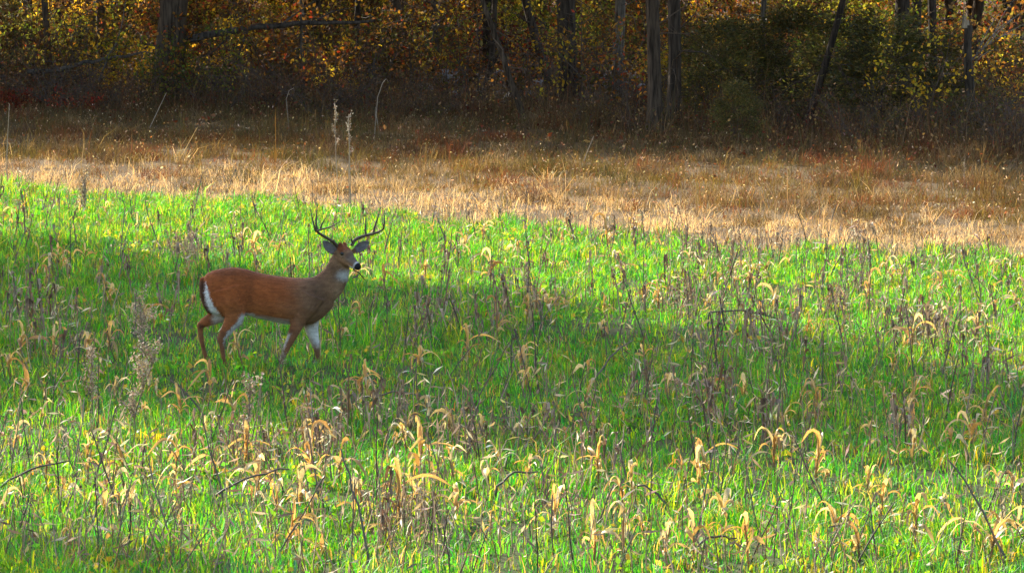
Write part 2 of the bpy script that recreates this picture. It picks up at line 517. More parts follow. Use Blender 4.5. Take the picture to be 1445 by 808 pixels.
lp = np.array([(0.13, 0.065, 0.03), (0.18, 0.09, 0.04), (0.09, 0.05, 0.03), (0.20, 0.13, 0.07), (0.15, 0.035, 0.022), (0.11, 0.10, 0.03), (0.26, 0.17, 0.06)])
lc = lp[RNG.integers(0, len(lp), m)][tl] * np.exp(RNG.normal(0, .35, (n, 1)))
g.add(*leaf_quads(np.column_stack([lx, ly, lz]), RNG.uniform(.03, .10, n), lc, .55))
o = g.build('undergrowth', M_STRAW)
o['kind'] = 'stuff'; o['label'] = 'dull brown weeds massed along the foot of the woods'; o['category'] = 'undergrowth'

# fallen leaves
x = RNG.uniform(-30, 30, 52000); y = RNG.uniform(80, 215, 52000)
k = y > wood_y(x) - np.abs(RNG.normal(0, 6, len(x)))
x, y = x[k], y[k]; n = len(x)
C = pick_colors([(0.20, 0.085, 0.03), (0.28, 0.14, 0.05), (0.13, 0.06, 0.03), (0.33, 0.20, 0.10), (0.22, 0.05, 0.02)], n, 0.3)
V, F, CC = leaf_quads(np.column_stack([x, y, hz(x, y) + RNG.uniform(0.02, 0.14, n)]), RNG.uniform(0.07, 0.15, n), C, 0.7, 0.0)
o = Geo().add(V, F, CC).build('leaf_litter', M_AUTUMN)
o['kind'] = 'stuff'; o['label'] = 'fallen brown and rust leaves over the woodland floor'; o['category'] = 'leaf litter'

# ------------------------------------------------------------------ the buck
KZ = 1 / (3.23125 * 137.6)
BX, BY = ground_at(250 + 450 / 3.23125, 280 + 792 / 3.23125)
BZ = float(hz(BX, BY))


def dz_(zx, zy, y=0.0):
    """enlarged-photo coordinates -> buck coordinates (x along the body, z up)"""
    return np.array([(zx - 450) * KZ, y, (792 - zy) * KZ])


def loft(rings, n=18, power=2.3):
    """rings: centre, vector A, vector B -> closed tube"""
    th = np.linspace(0, 2 * math.pi, n, endpoint=False)
    c, s = np.cos(th), np.sin(th)
    c = np.sign(c) * np.abs(c) ** (2 / power); s = np.sign(s) * np.abs(s) ** (2 / power)
    V = []
    for ctr, A, B in rings:
        V.append(np.asarray(ctr)[None] + c[:, None] * np.asarray(A)[None] + s[:, None] * np.asarray(B)[None])
    V = np.concatenate(V); m = len(rings); F = []
    for i in range(m - 1):
        for j in range(n):
            k2 = (j + 1) % n
            F.append((i * n + j, i * n + k2, (i + 1) * n + k2, (i + 1) * n + j))
    V = np.vstack([V, rings[0][0], rings[-1][0]])
    a, b = len(V) - 2, len(V) - 1
    T = [(a, (j + 1) % n, j) for j in range(n)] + [(b, (m - 1) * n + j, (m - 1) * n + (j + 1) % n) for j in range(n)]
    return V, F, T


def limb(rows, n=14):
    """rows: zx, zy, y, half depth in the body plane, half width"""
    P = np.array([dz_(a, b, c) for a, b, c, _, _ in rows])
    T = np.gradient(P, axis=0); T /= np.linalg.norm(T, axis=1)[:, None]
    out = []
    for i, r in enumerate(rows):
        A = np.cross(T[i], (0, 1, 0)); A /= np.linalg.norm(A)
        out.append((P[i], A * r[3], np.array([0, 1.0, 0]) * r[4]))
    return loft(out, n, 2.1)


body_parts = []
torso = [(122, 378, 455, .045), (134, 356, 510, .10), (165, 340, 540, .145), (215, 329, 552, .168), (265, 325, 556, .172),
         (320, 334, 545, .148), (380, 352, 560, .176), (450, 364, 575, .200), (520, 372, 585, .197), (580, 374, 589, .182),
         (625, 370, 581, .152), (665, 374, 556, .123), (700, 392, 520, .085), (716, 420, 495, .05)]
rings = []
for zx, t, b, hw in torso:
    c = dz_(zx, (t + b) / 2); hh = (b - t) / 2 * KZ
    rings.append((c, np.array([0, hw, 0]), np.array([0, 0, hh])))
body_parts.append(loft(rings, 24, 2.25))
NK = [(630, 462, 0, .185, .13), (662, 430, -.005, .165, .115), (702, 398, -.012, .155, .098), (727, 356, -.024, .134, .084), (741, 314, -.038, .114, .074), (751, 272, -.05, .090, .066)]
body_parts.append(limb(NK, 18))
# head
HF = Vector((0.66, -0.56, -0.44)).normalized()
HR = Vector((HF.y, -HF.x, 0)).normalized()          # towards the buck's own right side (near the camera)
HR = (HR + Vector((0, 0, 0.03))).normalized()
HU = HR.cross(HF).normalized()
H0 = Vector(dz_(751, 254, -0.055))


def hp(s, r, u):
    return np.array(H0 + HF * s + HR * r + HU * u)


head = [(-.065, .030, .035, .0), (-.045, .055, .055, .0), (-.01, .071, .072, .002), (.035, .076, .080, -.004), (.075, .073, .080, -.010), (.115, .062, .072, -.016),
        (.155, .049, .058, -.020), (.195, .041, .047, -.022), (.235, .037, .041, -.023), (.265, .034, .037, -.022), (.285, .028, .030, -.020), (.295, .014, .016, -.019)]
body_parts.append(loft([(hp(s, 0, u), np.array(HR) * a * 1.09, np.array(HU) * b * 1.07) for s, a, b, u in head], 18, 2.3))
for sg in (-1, 1):      # brow ridges
    body_parts.append(loft([(hp(s, sg * .052, .040 + du), np.array(HR) * r, np.array(HU) * r) for s, r, du in ((.02, .012, 0), (.045, .022, .004), (.075, .022, .001), (.10, .012, -.008))], 10))
    body_parts.append(loft([(hp(-.02 - .002 * i, sg * .035, .060 + .012 * i), np.array(HR) * .021, np.array(HF) * .021) for i in range(4)], 10))   # pedicle
# ears: crescent sections
EARS = {1: (dz_(727, 258, -.10), dz_(672, 203, -.165)), -1: (dz_(806, 252, .005), dz_(872, 212, .03))}
for sg, (b0, b1) in EARS.items():
    ax = b1 - b0; L = np.linalg.norm(ax); ax = ax / L
    look = np.array([0.35, -0.93, 0.05]); look -= ax * (look @ ax); look /= np.linalg.norm(look)
    sd = np.cross(ax, look)
    n2 = 9; Vs = []
    prof = [(-.12, .018), (.05, .026), (.2, .040), (.4, .050), (.6, .048), (.78, .037), (.92, .020), (1.0, .006)]
    for t, w in prof:
        ctr = b0 + ax * L * 1.08 * t
        ph = np.linspace(-1.15, 1.15, n2)
        outer = ctr + sd * (w * np.sin(ph) / np.sin(1.15))[:, None] + look * ((.5 - np.cos(ph)) * w * .75)[:, None]
        inner = outer + look * .013
        Vs.append(np.vstack([outer, inner[::-1]]))
    V = np.concatenate(Vs); m = len(prof); q = 2 * n2; F = []
    for i in range(m - 1):
        for j in range(q):
            k2 = (j + 1) % q
            F.append((i * q + j, i * q + k2, (i + 1) * q + k2, (i + 1) * q + j))
    V = np.vstack([V, V[:q].mean(0), V[-q:].mean(0)]); a, b = len(V) - 2, len(V) - 1
    T = [(a, (j + 1) % q, j) for j in range(q)] + [(b, (m - 1) * q + j, (m - 1) * q + (j + 1) % q) for j in range(q)]
    body_parts.append((V, F, T))
LEGS = {
    'near_hind': [(232, 415, -.098, .165, .098), (250, 480, -.118, .155, .092), (266, 525, -.105, .128, .078), (262, 560, -.108, .098, .064), (240, 592, -.108, .068, .050), (216, 624, -.108, .050, .037), (204, 648, -.108, .041, .031), (207, 680, -.108, .027, .025), (212, 720, -.108, .0215, .021), (217, 752, -.108, .022, .021), (222, 770, -.108, .027, .025)],
    'far_hind': [(225, 440, .08, .16, .085), (210, 500, .095, .14, .08), (190, 543, .10, .098, .064), (155, 566, .10, .066, .049), (122, 582, .10, .050, .037), (104, 596, .10, .040, .030), (104, 628, .10, .028, .025), (111, 672, .10, .0225, .021), (121, 716, .10, .022, .021), (129, 742, .10, .022, .021), (136, 766, .10, .027, .025)],
    'near_fore': [(618, 445, -.128, .145, .068), (592, 505, -.138, .108, .066), (562, 555, -.118, .080, .052), (540, 605, -.118, .060, .042), (521, 648, -.118, .047, .036), (504, 684, -.118, .037, .031), (492, 714, -.118, .027, .024), (480, 742, -.118, .0225, .021), (471, 762, -.118, .023, .022), (466, 776, -.118, .027, .025)],
    'far_fore': [(612, 520, .085, .125, .066), (607, 570, .095, .088, .054), (614, 618, .10, .064, .043), (626, 662, .10, .046, .035), (633, 694, .10, .036, .030), (638, 724, .10, .025, .023), (643, 750, .10, .0225, .021), (648, 768, .10, .026, .024)],
}
for rows in LEGS.values():
    body_parts.append(limb(rows, 14))
# tail hanging against the rump
TAIL = [(122, 372, 0, .030, .035), (116, 405, 0, .034, .050), (120, 450, 0, .033, .056), (132, 495, 0, .028, .050), (146, 528, 0, .02, .034), (156, 548, 0, .008, .012)]
body_parts.append(limb(TAIL, 12))

bm_v, bm_f, off = [], [], 0
for V, F, T in body_parts:
    bm_v.append(V); bm_f += [tuple(int(i) + off for i in f) for f in F] + [tuple(int(i) + off for i in f) for f in T]
    off += len(V)
tmp_me = bpy.data.meshes.new('buck_raw')
tmp_me.from_pydata(np.concatenate(bm_v).tolist(), [], bm_f); tmp_me.update()
import bmesh
b_ = bmesh.new(); b_.from_mesh(tmp_me); bmesh.ops.recalc_face_normals(b_, faces=b_.faces); b_.to_mesh(tmp_me); b_.free()
tmp = bpy.data.objects.new('buck_raw', tmp_me); COL.objects.link(tmp)
rm = tmp.modifiers.new('remesh', 'REMESH'); rm.mode = 'VOXEL'; rm.voxel_size = 0.0085
sm = tmp.modifiers.new('smooth', 'SMOOTH'); sm.factor = 0.5; sm.iterations = 3
dg = bpy.context.evaluated_depsgraph_get(); dg.update()
body_me = bpy.data.meshes.new_from_object(tmp.evaluated_get(dg))
bpy.data.objects.remove(tmp)
body_me.name = 'body'
nv = len(body_me.vertices)
co = np.empty(nv * 3, np.float32); body_me.vertices.foreach_get('co', co); co = co.reshape(-1, 3).astype(float)
no = np.empty(nv * 3, np.float32); body_me.vertices.foreach_get('normal', no); no = no.reshape(-1, 3).astype(float)
zx = co[:, 0] / KZ + 450; zy = 792 - co[:, 2] / KZ; yy = co[:, 1]


def sstep(a, b, v):
    t = np.clip((v - a) / (b - a), 0, 1)
    return t * t * (3 - 2 * t)


def mixc(C, c, f):
    return C * (1 - f[:, None]) + np.array(c) * f[:, None]


RED = (0.300, 0.078, 0.017); GREYB = (0.185, 0.098, 0.050); WHITE = (0.50, 0.48, 0.45); DARK = (0.075, 0.030, 0.014)
C = np.tile(np.array(RED), (nv, 1))
jit = lownoise(zx * .02, zy * .02, 1.5, 4) + 0.7 * lownoise(zx * .06, zy * .06 + yy * 20, 1.5, 5)
rag = RNG.normal(0, 1, nv)
zx_t, zy_t = zx.copy(), zy.copy()
zx = zx + 3.0 * rag + 5 * jit; zy = zy + 3.0 * RNG.normal(0, 1, nv)
C = mixc(C, (0.30, 0.115, 0.042), sstep(440, 540, zy + 14 * jit) * sstep(620, 560, zy) * .55)
C = mixc(C, (0.12, 0.040, 0.014), np.exp(-(((zx - 335) / 22) ** 2 + ((zy - 470) / 85) ** 2)) * .35)  # darker crease ahead of the thigh: muscle shading painted into the coat
C = mixc(C, GREYB, sstep(430, 640, zx + 25 * jit))                        # greyer shoulder and neck
C = mixc(C, (0.150, 0.045, 0.014), sstep(400, 350, zy + 8 * jit) * sstep(0.2, 0.8, no[:, 2]) * sstep(720, 640, zx) * 0.6)   # darker back line
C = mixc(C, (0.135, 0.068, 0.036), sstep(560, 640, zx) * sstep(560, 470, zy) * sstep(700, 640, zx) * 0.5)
# underside
C = mixc(C, WHITE, sstep(-0.62, -0.88, no[:, 2]) * sstep(505, 545, zy) * sstep(290, 330, zx) * sstep(560, 510, zx) * sstep(600, 585, zy))
# legs
low = sstep(575, 630, zy)
C = mixc(C, (0.20, 0.095, 0.045), low * 0.7)
inner_far = (yy > 0.02) & (no[:, 1] < 0.35)
ff = sstep(570, 615, zy + (zx - 600) * .4) * sstep(715, 660, zy) * ((zx > 565) & inner_far)
C = mixc(C, (0.54, 0.52, 0.48), ff * np.clip(.85 + .5 * jit, 0, 1))
fh = sstep(530, 548, zy) * sstep(140, 175, zx) * ((zx < 240) & inner_far) * sstep(640, 600, zy)
C = mixc(C, (0.55, 0.50, 0.45), fh)
# near hind: pale front edge ; near fore: pale back edge
cx = np.interp(zy, [525, 560, 592, 624, 648, 690], [266, 262, 240, 216, 204, 208]); rx = np.interp(zy, [525, 560, 592, 624, 648, 690], [57, 44, 31, 23, 18, 12])
C = mixc(C, WHITE, ((yy < 0) & (zx < 360)) * sstep(528, 540, zy) * sstep(.42, .62, (zx - cx) / rx) * sstep(690, 660, zy))
cx = np.interp(zy, [605, 648, 684, 714, 742, 770], [540, 521, 504, 492, 480, 468])
C = mixc(C, (0.5, 0.45, 0.4), ((yy < 0) & (zx > 430) & (zx < 570)) * sstep(610, 640, zy) * sstep(-7, -13, zx - cx) * 0.9)
# dark gland on the inside of the far hock
C = mixc(C, (0.05, 0.02, 0.012), np.exp(-((zx - 112) ** 2 + (zy - 598) ** 2) / 110.0) * (no[:, 1] < 0.2))
# rump patch and tail
tail_line = np.interp(zy, [372, 405, 450, 495, 528, 550], [139, 138, 141, 150, 160, 172])
wedge_r = np.interp(zy, [380, 400, 440, 480, 520, 545, 565], [131, 138, 148, 163, 190, 210, 224])
C = mixc(C, (0.70, 0.69, 0.68), sstep(3, -3, zx - wedge_r) * sstep(-3, 3, zx - (tail_line - 6)) * sstep(378, 392, zy) * sstep(562, 545, zy))
C = mixc(C, DARK, sstep(4, -4, zx - (tail_line - 7)) * sstep(372, 400, zy) * sstep(548, 520, zy) * sstep(0.13, 0.09, np.abs(yy)))
# head and neck
rel = co - np.array(H0); hs = rel @ np.array(HF); hr = rel @ np.array(HR); hu = rel @ np.array(HU)
inh = (np.abs(hr) < .09) & (hs > -.08) & (hs < .31) & (hu > -.12) & (hu < .11)
C = mixc(C, (0.25, 0.135, 0.068), inh * sstep(-.04, .0, hs))
C = mixc(C, (0.22, 0.062, 0.018), inh * sstep(.015, .04, hu) * sstep(.10, .05, hs) * sstep(-.06, -.02, hs))       # rusty crown
C = mixc(C, (0.18, 0.125, 0.092), inh * sstep(.10, .15, hs) * sstep(-.03, .0, hu))                                     # grey muzzle top
C = mixc(C, (0.10, 0.05, 0.03), inh * sstep(.10, .12, hs) * sstep(.165, .14, hs) * sstep(.0, .02, hu) * .6)
for sg in (-1, 1):
    dd = np.linalg.norm(rel - (np.array(HF) * .075 + np.array(HR) * sg * .066 + np.array(HU) * .018), axis=1)
    C = mixc(C, (0.26, 0.17, 0.10), inh * sstep(.032, .024, dd))
C = mixc(C, WHITE, inh * sstep(.226, .238, hs) * sstep(.262, .252, hs) * .85)                                               # band behind the nose
C = mixc(C, WHITE, inh * sstep(.17, .21, hs) * sstep(-.040, -.052, hu))                                                # chin
C = mixc(C, (0.012, 0.011, 0.012), inh * sstep(.249, .257, hs) * sstep(-.050, -.042, hu))
thr = np.exp(-(((zx - 768) / 36) ** 2 + ((zy - 360) / 25) ** 2) ** 1.4) * (no[:, 1] < .5) * (~(inh & (hs > .12)))
C = mixc(C, (0.52, 0.50, 0.47), thr)
C = mixc(C, (0.30, 0.20, 0.12), np.exp(-(((zx - 742) / 22) ** 2 + ((zy - 455) / 45) ** 2)) * .6)
for sg, (b0, b1) in EARS.items():
    ax = b1 - b0; L = np.linalg.norm(ax); ax = ax / L
    t = (co - b0) @ ax / L; d = np.linalg.norm((co - b0) - ((co - b0) @ ax)[:, None] * ax, axis=1)
    ine = (t > .12) & (t < 1.2) & (d < .075) & ~(inh & (np.abs(hr) < .07) & (hu < .07))
    C = mixc(C, (0.13, 0.085, 0.06), ine * 1.0)
    C = mixc(C, (0.17, 0.15, 0.145), ine * (no[:, 1] < -0.25) * sstep(.05, .035, d) * sstep(.1, .25, t))
C *= (1 + 0.22 * jit + RNG.normal(0, .05, nv))[:, None]
C = np.clip(C, 0.004, .8)
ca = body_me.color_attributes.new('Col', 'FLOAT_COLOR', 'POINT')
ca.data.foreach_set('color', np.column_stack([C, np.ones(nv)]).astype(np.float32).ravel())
body_me.polygons.foreach_set('use_smooth', np.full(len(body_me.polygons), True))
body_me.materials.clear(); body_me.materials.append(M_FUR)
buck = thing('deer', 'reddish brown antlered buck walking through the green field with its head turned', 'deer', (BX, BY, BZ))
obj('body', body_me, buck)
# short coat hairs lying back along the body
zx, zy = zx_t, zy_t
nh = 55000
pick = RNG.integers(0, nv, nh)
flow = np.tile(np.array([-1.0, 0, -.45]), (nh, 1)); flow[zy[pick] > 570] = (-.15, 0, -1); flow[(zx[pick] > 660)] = (-.35, 0, -.9)
Nn = no[pick]; flow -= Nn * np.sum(flow * Nn, 1)[:, None]
flow /= np.linalg.norm(flow, axis=1)[:, None] + 1e-6
dirn = flow + Nn * RNG.uniform(.12, .4, (nh, 1)) + RNG.normal(0, .18, (nh, 3)); dirn /= np.linalg.norm(dirn, axis=1)[:, None]
ok = ~(inh[pick] & (hs[pick] > .10)) & (zy[pick] < 740)
pick, dirn, Nn = pick[ok], dirn[ok], Nn[ok]; nh = len(pick)
sd_ = np.cross(dirn, Nn); sd_ /= np.linalg.norm(sd_, axis=1)[:, None] + 1e-6
Lh = RNG.uniform(.012, .028, (nh, 1)) * np.where(C[pick].mean(1) > .3, 1.5, 1.0)[:, None]; hc = C[pick] * np.exp(RNG.normal(.04, .28, (nh, 1)))
P = co[pick] + RNG.normal(0, .003, (nh, 3)) - Nn * .002
V = np.stack([P - sd_ * .0012, P + sd_ * .0012, P + dirn * Lh], axis=1).reshape(-1, 3)
Geo().add(V, (np.arange(nh) * 3)[:, None] + np.array([0, 1, 2]), np.repeat(np.clip(hc, .003, .8), 3, axis=0)).build('hair', M_FUR, buck)

for sg in (-1, 1):
    g = Geo()
    c = hp(.072, sg * .071, .024)
    u_, v_ = np.mgrid[0:9, 0:14]; ph = u_ / 8 * math.pi; th = v_ / 14 * 2 * math.pi
    S = np.stack([np.sin(ph) * np.cos(th), np.sin(ph) * np.sin(th), np.cos(ph)], -1).reshape(-1, 3) * .0175
    Fq = [(i * 14 + j, i * 14 + (j + 1) % 14, (i + 1) * 14 + (j + 1) % 14, (i + 1) * 14 + j) for i in range(8) for j in range(14)]
    g.add(S * 1.12 + c, Fq, (0.006, 0.004, 0.003))
    g.build('eye', M_GLOSS, buck)
for key, rows in LEGS.items():          # cloven hooves
    zx0, zy0, y0 = rows[-1][:3]
    for s2 in (-1, 1):
        g = Geo()
        rr = [(dz_(zx0 - 2, zy0 - 2, y0 + s2 * .013), np.array([.020, 0, 0]), np.array([0, .012, 0])),
              (dz_(zx0 + 4, zy0 + (792 - zy0) * .5, y0 + s2 * .014), np.array([.030, 0, 0]), np.array([0, .015, 0])),
              (dz_(zx0 + 9, 794, y0 + s2 * .015), np.array([.038, 0, 0]), np.array([0, .015, 0]))]
        V, F, T = loft(rr, 10)
        g.add2(V, F, T, (0.02, 0.016, 0.013)).build('hoof', M_ANTLER, buck)


def zz(a, b, y):
    """coordinates in the closer enlargement of the head"""
    px, py = 420 + a / 6.2143, 290 + b / 6.2154
    return dz_((px - 250) * 3.23125, (py - 280) * 3.232, y)


def tine(g, pts, r0, r1, n=14):
    P = np.array([zz(*p) for p in pts])
    t = np.linspace(0, len(P) - 1, n); idx = np.arange(len(P))
    # smooth (Catmull-like) through the points
    Q = np.column_stack([np.interp(t, idx, P[:, k]) for k in range(3)])
    for _ in range(3):
        Q[1:-1] = (Q[:-2] + 2 * Q[1:-1] + Q[2:]) / 4
    tt = np.linspace(0, 1, n)
    r = r0 + (r1 - r0) * tt ** 1.3
    r[-1] = .001
    V, F = tube(Q, r * 1.06, 8)
    cc = np.repeat(np.clip(np.array([0.095, 0.060, 0.036])[None] * (0.75 + 1.0 * tt[:, None] ** 2), 0, 1), 8, axis=0)
    g.add(V, F, cc)


g = Geo()   # buck's right antler (spreads towards the camera)
tine(g, [(362, 392, -.085), (340, 350, -.10), (300, 318, -.13), (240, 280, -.19), (190, 246, -.23), (176, 228, -.26), (205, 216, -.30), (260, 204, -.345), (330, 178, -.375), (402, 130, -.38)], .0185, .004, 22)
tine(g, [(176, 236, -.25), (158, 190, -.26), (140, 110, -.25), (118, 22, -.24)], .0115, .003)
tine(g, [(186, 226, -.27), (174, 160, -.27), (178, 80, -.26), (190, -12, -.25)], .0125, .003)
tine(g, [(215, 216, -.30), (222, 178, -.31), (245, 135, -.315), (278, 90, -.31)], .0105, .003)
tine(g, [(352, 372, -.10), (335, 350, -.13), (327, 322, -.14), (328, 296, -.14)], .010, .003)
g.build('antler', M_ANTLER, buck)
g = Geo()
tine(g, [(478, 372, -.02), (484, 345, -.01), (510, 318, .015), (560, 296, .05), (620, 285, .07), (690, 268, .065), (738, 246, .03), (762, 218, -.02), (758, 190, -.06), (742, 165, -.09)], .0185, .004, 22)
tine(g, [(598, 292, .065), (596, 240, .075), (600, 160, .08), (600, 85, .08)], .0115, .003)
tine(g, [(665, 276, .07), (676, 215, .075), (708, 125, .08), (732, 25, .08)], .0125, .003)
tine(g, [(752, 234, .01), (764, 190, .01), (764, 140, .02), (762, 85, .02)], .0105, .003)
tine(g, [(486, 352, -.02), (478, 330, -.04), (474, 305, -.05), (476, 285, -.05)], .010, .003)
g.build('antler', M_ANTLER, buck)

# stem it is chewing
st = thing('weed_stem', "dark bitten weed stem dangling from the buck's mouth", 'stem', (BX, BY, BZ))
g = Geo()
V, F = tube([hp(.225, .012, -.050), hp(.255, .035, -.062), zz(545, 590, -.28), zz(575, 625, -.285), zz(597, 655, -.28)], [.004, .0065, .0075, .006, .003], 6)
g.add(V, F, (0.05, 0.035, 0.025)); g.build('stem', M_TWIG, st)
g = Geo()
V, F = ribbon([zz(552, 598, -.28), zz(530, 622, -.285), zz(505, 632, -.29), zz(486, 640, -.29)], [.004, .012, .010, .002], (0, .6, .8))
g.add(V, F, (0.07, 0.05, 0.035)); g.build('leaf', M_DEAD, st)

# ------------------------------------------------------------------ trees
def make_crown(seed, n, rx, rz_, pal, leaf=0.2):
    """leaf clumps through an uneven volume, centred at the origin"""
    cl = []
    while len(cl) < 46:
        p = RNG.uniform(-1, 1, 3)
        r = np.linalg.norm(p)
        if 0.35 < r < 1:
            cl.append(p * np.array([rx, rx, rz_]))
    cl = np.array(cl)
    w = RNG.uniform(.5, 1.4, len(cl)); w /= w.sum()
    idx = RNG.choice(len(cl), n, p=w)
    P = cl[idx] + RNG.normal(0, 1, (n, 3)) * np.array([rx, rx, rz_]) * 0.17
    C = pick_colors(pal, n, .3)
    V, F, CC = leaf_quads(P, RNG.uniform(.7, 1.3, n) * leaf, C, .7)
    g = Geo(); g.add(V, F, CC)
    return g, cl


PAL_OAK = [(0.17, 0.075, 0.02), (0.22, 0.12, 0.025), (0.13, 0.09, 0.02), (0.25, 0.10, 0.02)]
PAL_YEL = [(0.42, 0.27, 0.02), (0.32, 0.22, 0.02), (0.22, 0.19, 0.03)]
PAL_MIX = [(0.10, 0.11, 0.02), (0.20, 0.15, 0.02), (0.24, 0.10, 0.02)]
CROWNS = []
for i, pal in enumerate((PAL_OAK, PAL_MIX, PAL_YEL)):
    g, cl = make_crown(i, 4700, 3.4, 3.2, pal, 0.31)
    CROWNS.append((g.mesh('crown', M_AUTUMN), cl))


def trunk_geo(r, H, lean=(0, 0), bark=(0.075, 0.06, 0.05), crook=0.05, limbs=None, top=0.45, sides=14, flare=1.5):
    """a tapered trunk from the origin with root flare, uneven section and limbs"""
    n = 26
    t = np.concatenate([[-.03, 0, .008, .02, .04], np.linspace(.07, 1, n - 5)])
    ph = RNG.uniform(0, 6.28, 4)
    P = np.column_stack([lean[0] * t * H + crook * r * 8 * (np.sin(t * 7 + ph[0]) - np.sin(ph[0])) * (t > 0),
                         lean[1] * t * H + crook * r * 8 * (np.sin(t * 6 + ph[1]) - np.sin(ph[1])) * (t > 0), t * H])
    R = r * (1 - (1 - top) * np.clip(t, 0, 1)) * (1 + (flare - 1) * np.exp(-np.clip(t, 0, 1) * H / .35))
    V, F = tube(P, R, sides)
    ctr = np.repeat(P, sides, axis=0)
    lob = 1 + 0.07 * np.sin(np.tile(np.arange(sides), n) / sides * 2 * math.pi * 5 + np.repeat(t * 5, sides)) + RNG.normal(0, .03, len(V))
    V = ctr + (V - ctr) * lob[:, None]
    g = Geo(); g.add(V, F, np.array(bark) * (1 + RNG.normal(0, .12, (len(V), 1))))
    if limbs is not None:
        for c in limbs:
            z0 = RNG.uniform(.42, .95)
            p0 = np.array([np.interp(z0, t, P[:, k]) for k in range(3)])
            mid = (p0 + c) / 2 + np.array([0, 0, -.1 * np.linalg.norm(c - p0)]) + RNG.normal(0, .15, 3)
            Q = np.array([p0, p0 * .6 + mid * .4, mid, mid * .45 + c * .55, c])
            V, F = tube(Q, r * np.array([.42, .33, .24, .16, .06]), 6)
            g.add(V, F, bark)
    return g, P[-1]


def make_tree(name, label, x, y, r, H, crown=0, group=None, lean=(0, 0), bark=(0.075, 0.06, 0.05), crook=.05, cs=1.0, coff=(0, 0, 0), cat='tree'):
    t = thing(name, label, cat, (x, y, float(hz(x, y))), 0, group)
    me, cl = CROWNS[crown]
    top = np.array([lean[0] * H, lean[1] * H, H]) + np.array(coff)
    lims = [top + cs * cl[j] * .8 for j in RNG.choice(len(cl), 9, replace=False)]
    g, end = trunk_geo(r, H, lean, bark, crook, lims)
    g.build('trunk', M_BARK, t)
    if name in ('tree', 'sapling', 'leaning_tree'):
        for q in range(5):
            z0 = RNG.uniform(.9, 3.2); a = RNG.uniform(0, 6.28)
            Q = wander((lean[0] * z0, lean[1] * z0, z0), (math.cos(a), math.sin(a) * .6 - .3, RNG.uniform(-.35, .5)), RNG.uniform(.5, 1.6), 7, .2)
            gb = Geo(); V, F = tube(Q, np.linspace(.016, .004, 8), 5); gb.add(V, F, np.array(bark) * 1.2)
            for w in range(4):
                k2 = RNG.integers(2, 7)
                V, F = tube(wander(Q[k2], RNG.normal(0, 1, 3), RNG.uniform(.2, .5), 4, .25), np.linspace(.006, .002, 5), 4); gb.add(V, F, np.array(bark) * 1.2)
            gb.build('branch', M_TWIG, t)
    c = obj('crown', me, t)
    c.location = top; c.scale = (cs, cs, cs); c.rotation_euler = (0, 0, RNG.uniform(0, 6.28))
    return t


LAND = [(22, 'fallen log'), (68, 'straight sapling'), (146, 'crossed boughs'), (236, 'thick grey-brown trunk'), (330, 'long bare bough'), (425, 'pole-thin sapling'), (505, 'bough end'), (561, 'dim brown trunk'), (612, 'slim black trunk'),
        (700, 'rock pile'), (775, 'leaning tree'), (806, 'stout dark trunk'), (870, 'pale grey trunk'), (937, 'twin trunks'), (1040, 'olive cedar'), (1078, 'thin grey sapling'), (1135, 'slanting tree'), (1200, 'brownish cedar'), (1290, 'three trunks'), (1366, 'broken snag'), (1430, 'orange shrub')]


def landmark(x, y):
    px = 722.5 + x / y * FPX
    return min(LAND, key=lambda q: abs(q[0] - px))[1]


def pixel_of(x, y):
    return 722.5 + x / y * FPX


DARKB = (0.050, 0.037, 0.026); GREYB2 = (0.120, 0.098, 0.074); BROWNB = (0.082, 0.058, 0.038)
# px at base, py at base, width px, label, lean, bark, crown
TR = [
    (236, 150, 44, 'thick grey brown trunk rising behind the yellow-leaved shrub at the wood edge', 0.00, BROWNB, 0),
    (561, 150, 18, 'dim brown trunk beside the end of the long bare bough', 0.0, BROWNB, 1),
    (612, 118, 14, 'slim black trunk among orange leaves beside the grey rock pile', 0.0, DARKB, 2),
    (806, 158, 29, 'stout dark trunk at the edge of the rocky clearing', 0.0, DARKB, 0),
    (870, 172, 17, 'slender pale grey trunk between the stout dark trunk and the twin trunks', 0.0, GREYB2, 1),
    (924, 196, 21, 'rough brown twin trunk with thin pale twigs beside the cedar', 0.0, BROWNB, 0),
    (950, 190, 20, 'darker of the twin trunks, touching the cedar boughs', 0.01, DARKB, 2),
    (1268, 120, 22, 'dark trunk, thickest of three standing above the cedar thicket', 0.0, DARKB, 1),
    (1292, 112, 14, 'thin dark trunk, middle one of three above the cedar thicket', 0.0, DARKB, 0),
    (1316, 125, 13, 'slim dark trunk next to lit yellow-green leaves above the cedar thicket', 0.0, DARKB, 2),
    (68, 140, 11, 'thin straight sapling trunk over the fallen log', 0.0, BROWNB, 1),
    (146, 130, 14, 'thin dark trunk in rusty leaves above the crossed fallen boughs', 0.0, BROWNB, 0),
    (425, 150, 8, 'pole-thin grey sapling crossing the long bare bough', 0.0, GREYB2, 2),
    (1078, 190, 9, 'thin grey sapling trunk in front of the cedar thicket', -0.02, GREYB2, 1),
    (690, 150, 9, 'thin dark sapling behind the grey rock pile', 0.01, DARKB, 2),
    (505, 135, 9, 'thin dark sapling in yellow leaves near the long bare bough', 0.0, DARKB, 0),
    (1420, 110, 16, 'dark trunk behind the orange and yellow leaves by the snag', 0.0, DARKB, 1),
]
for px, py, wpx, lab, ln, bk, cr in TR:
    py = py - (0 if px in (236, 924, 950, 806) else 22 if wpx > 15 else 14) if py > 140 else py
    x, y = ground_at(px, py)
    r = wpx * y / FPX / 2
    H = min(6.5 + 20 * r, 12.0)
    make_tree('tree' if wpx > 12 else 'sapling', lab, x, y, r, H, cr, None, (ln, 0), bk, .05 if wpx > 12 else .12, .8 + min(r, .3) * 2.0, (0, -1.0, 0))
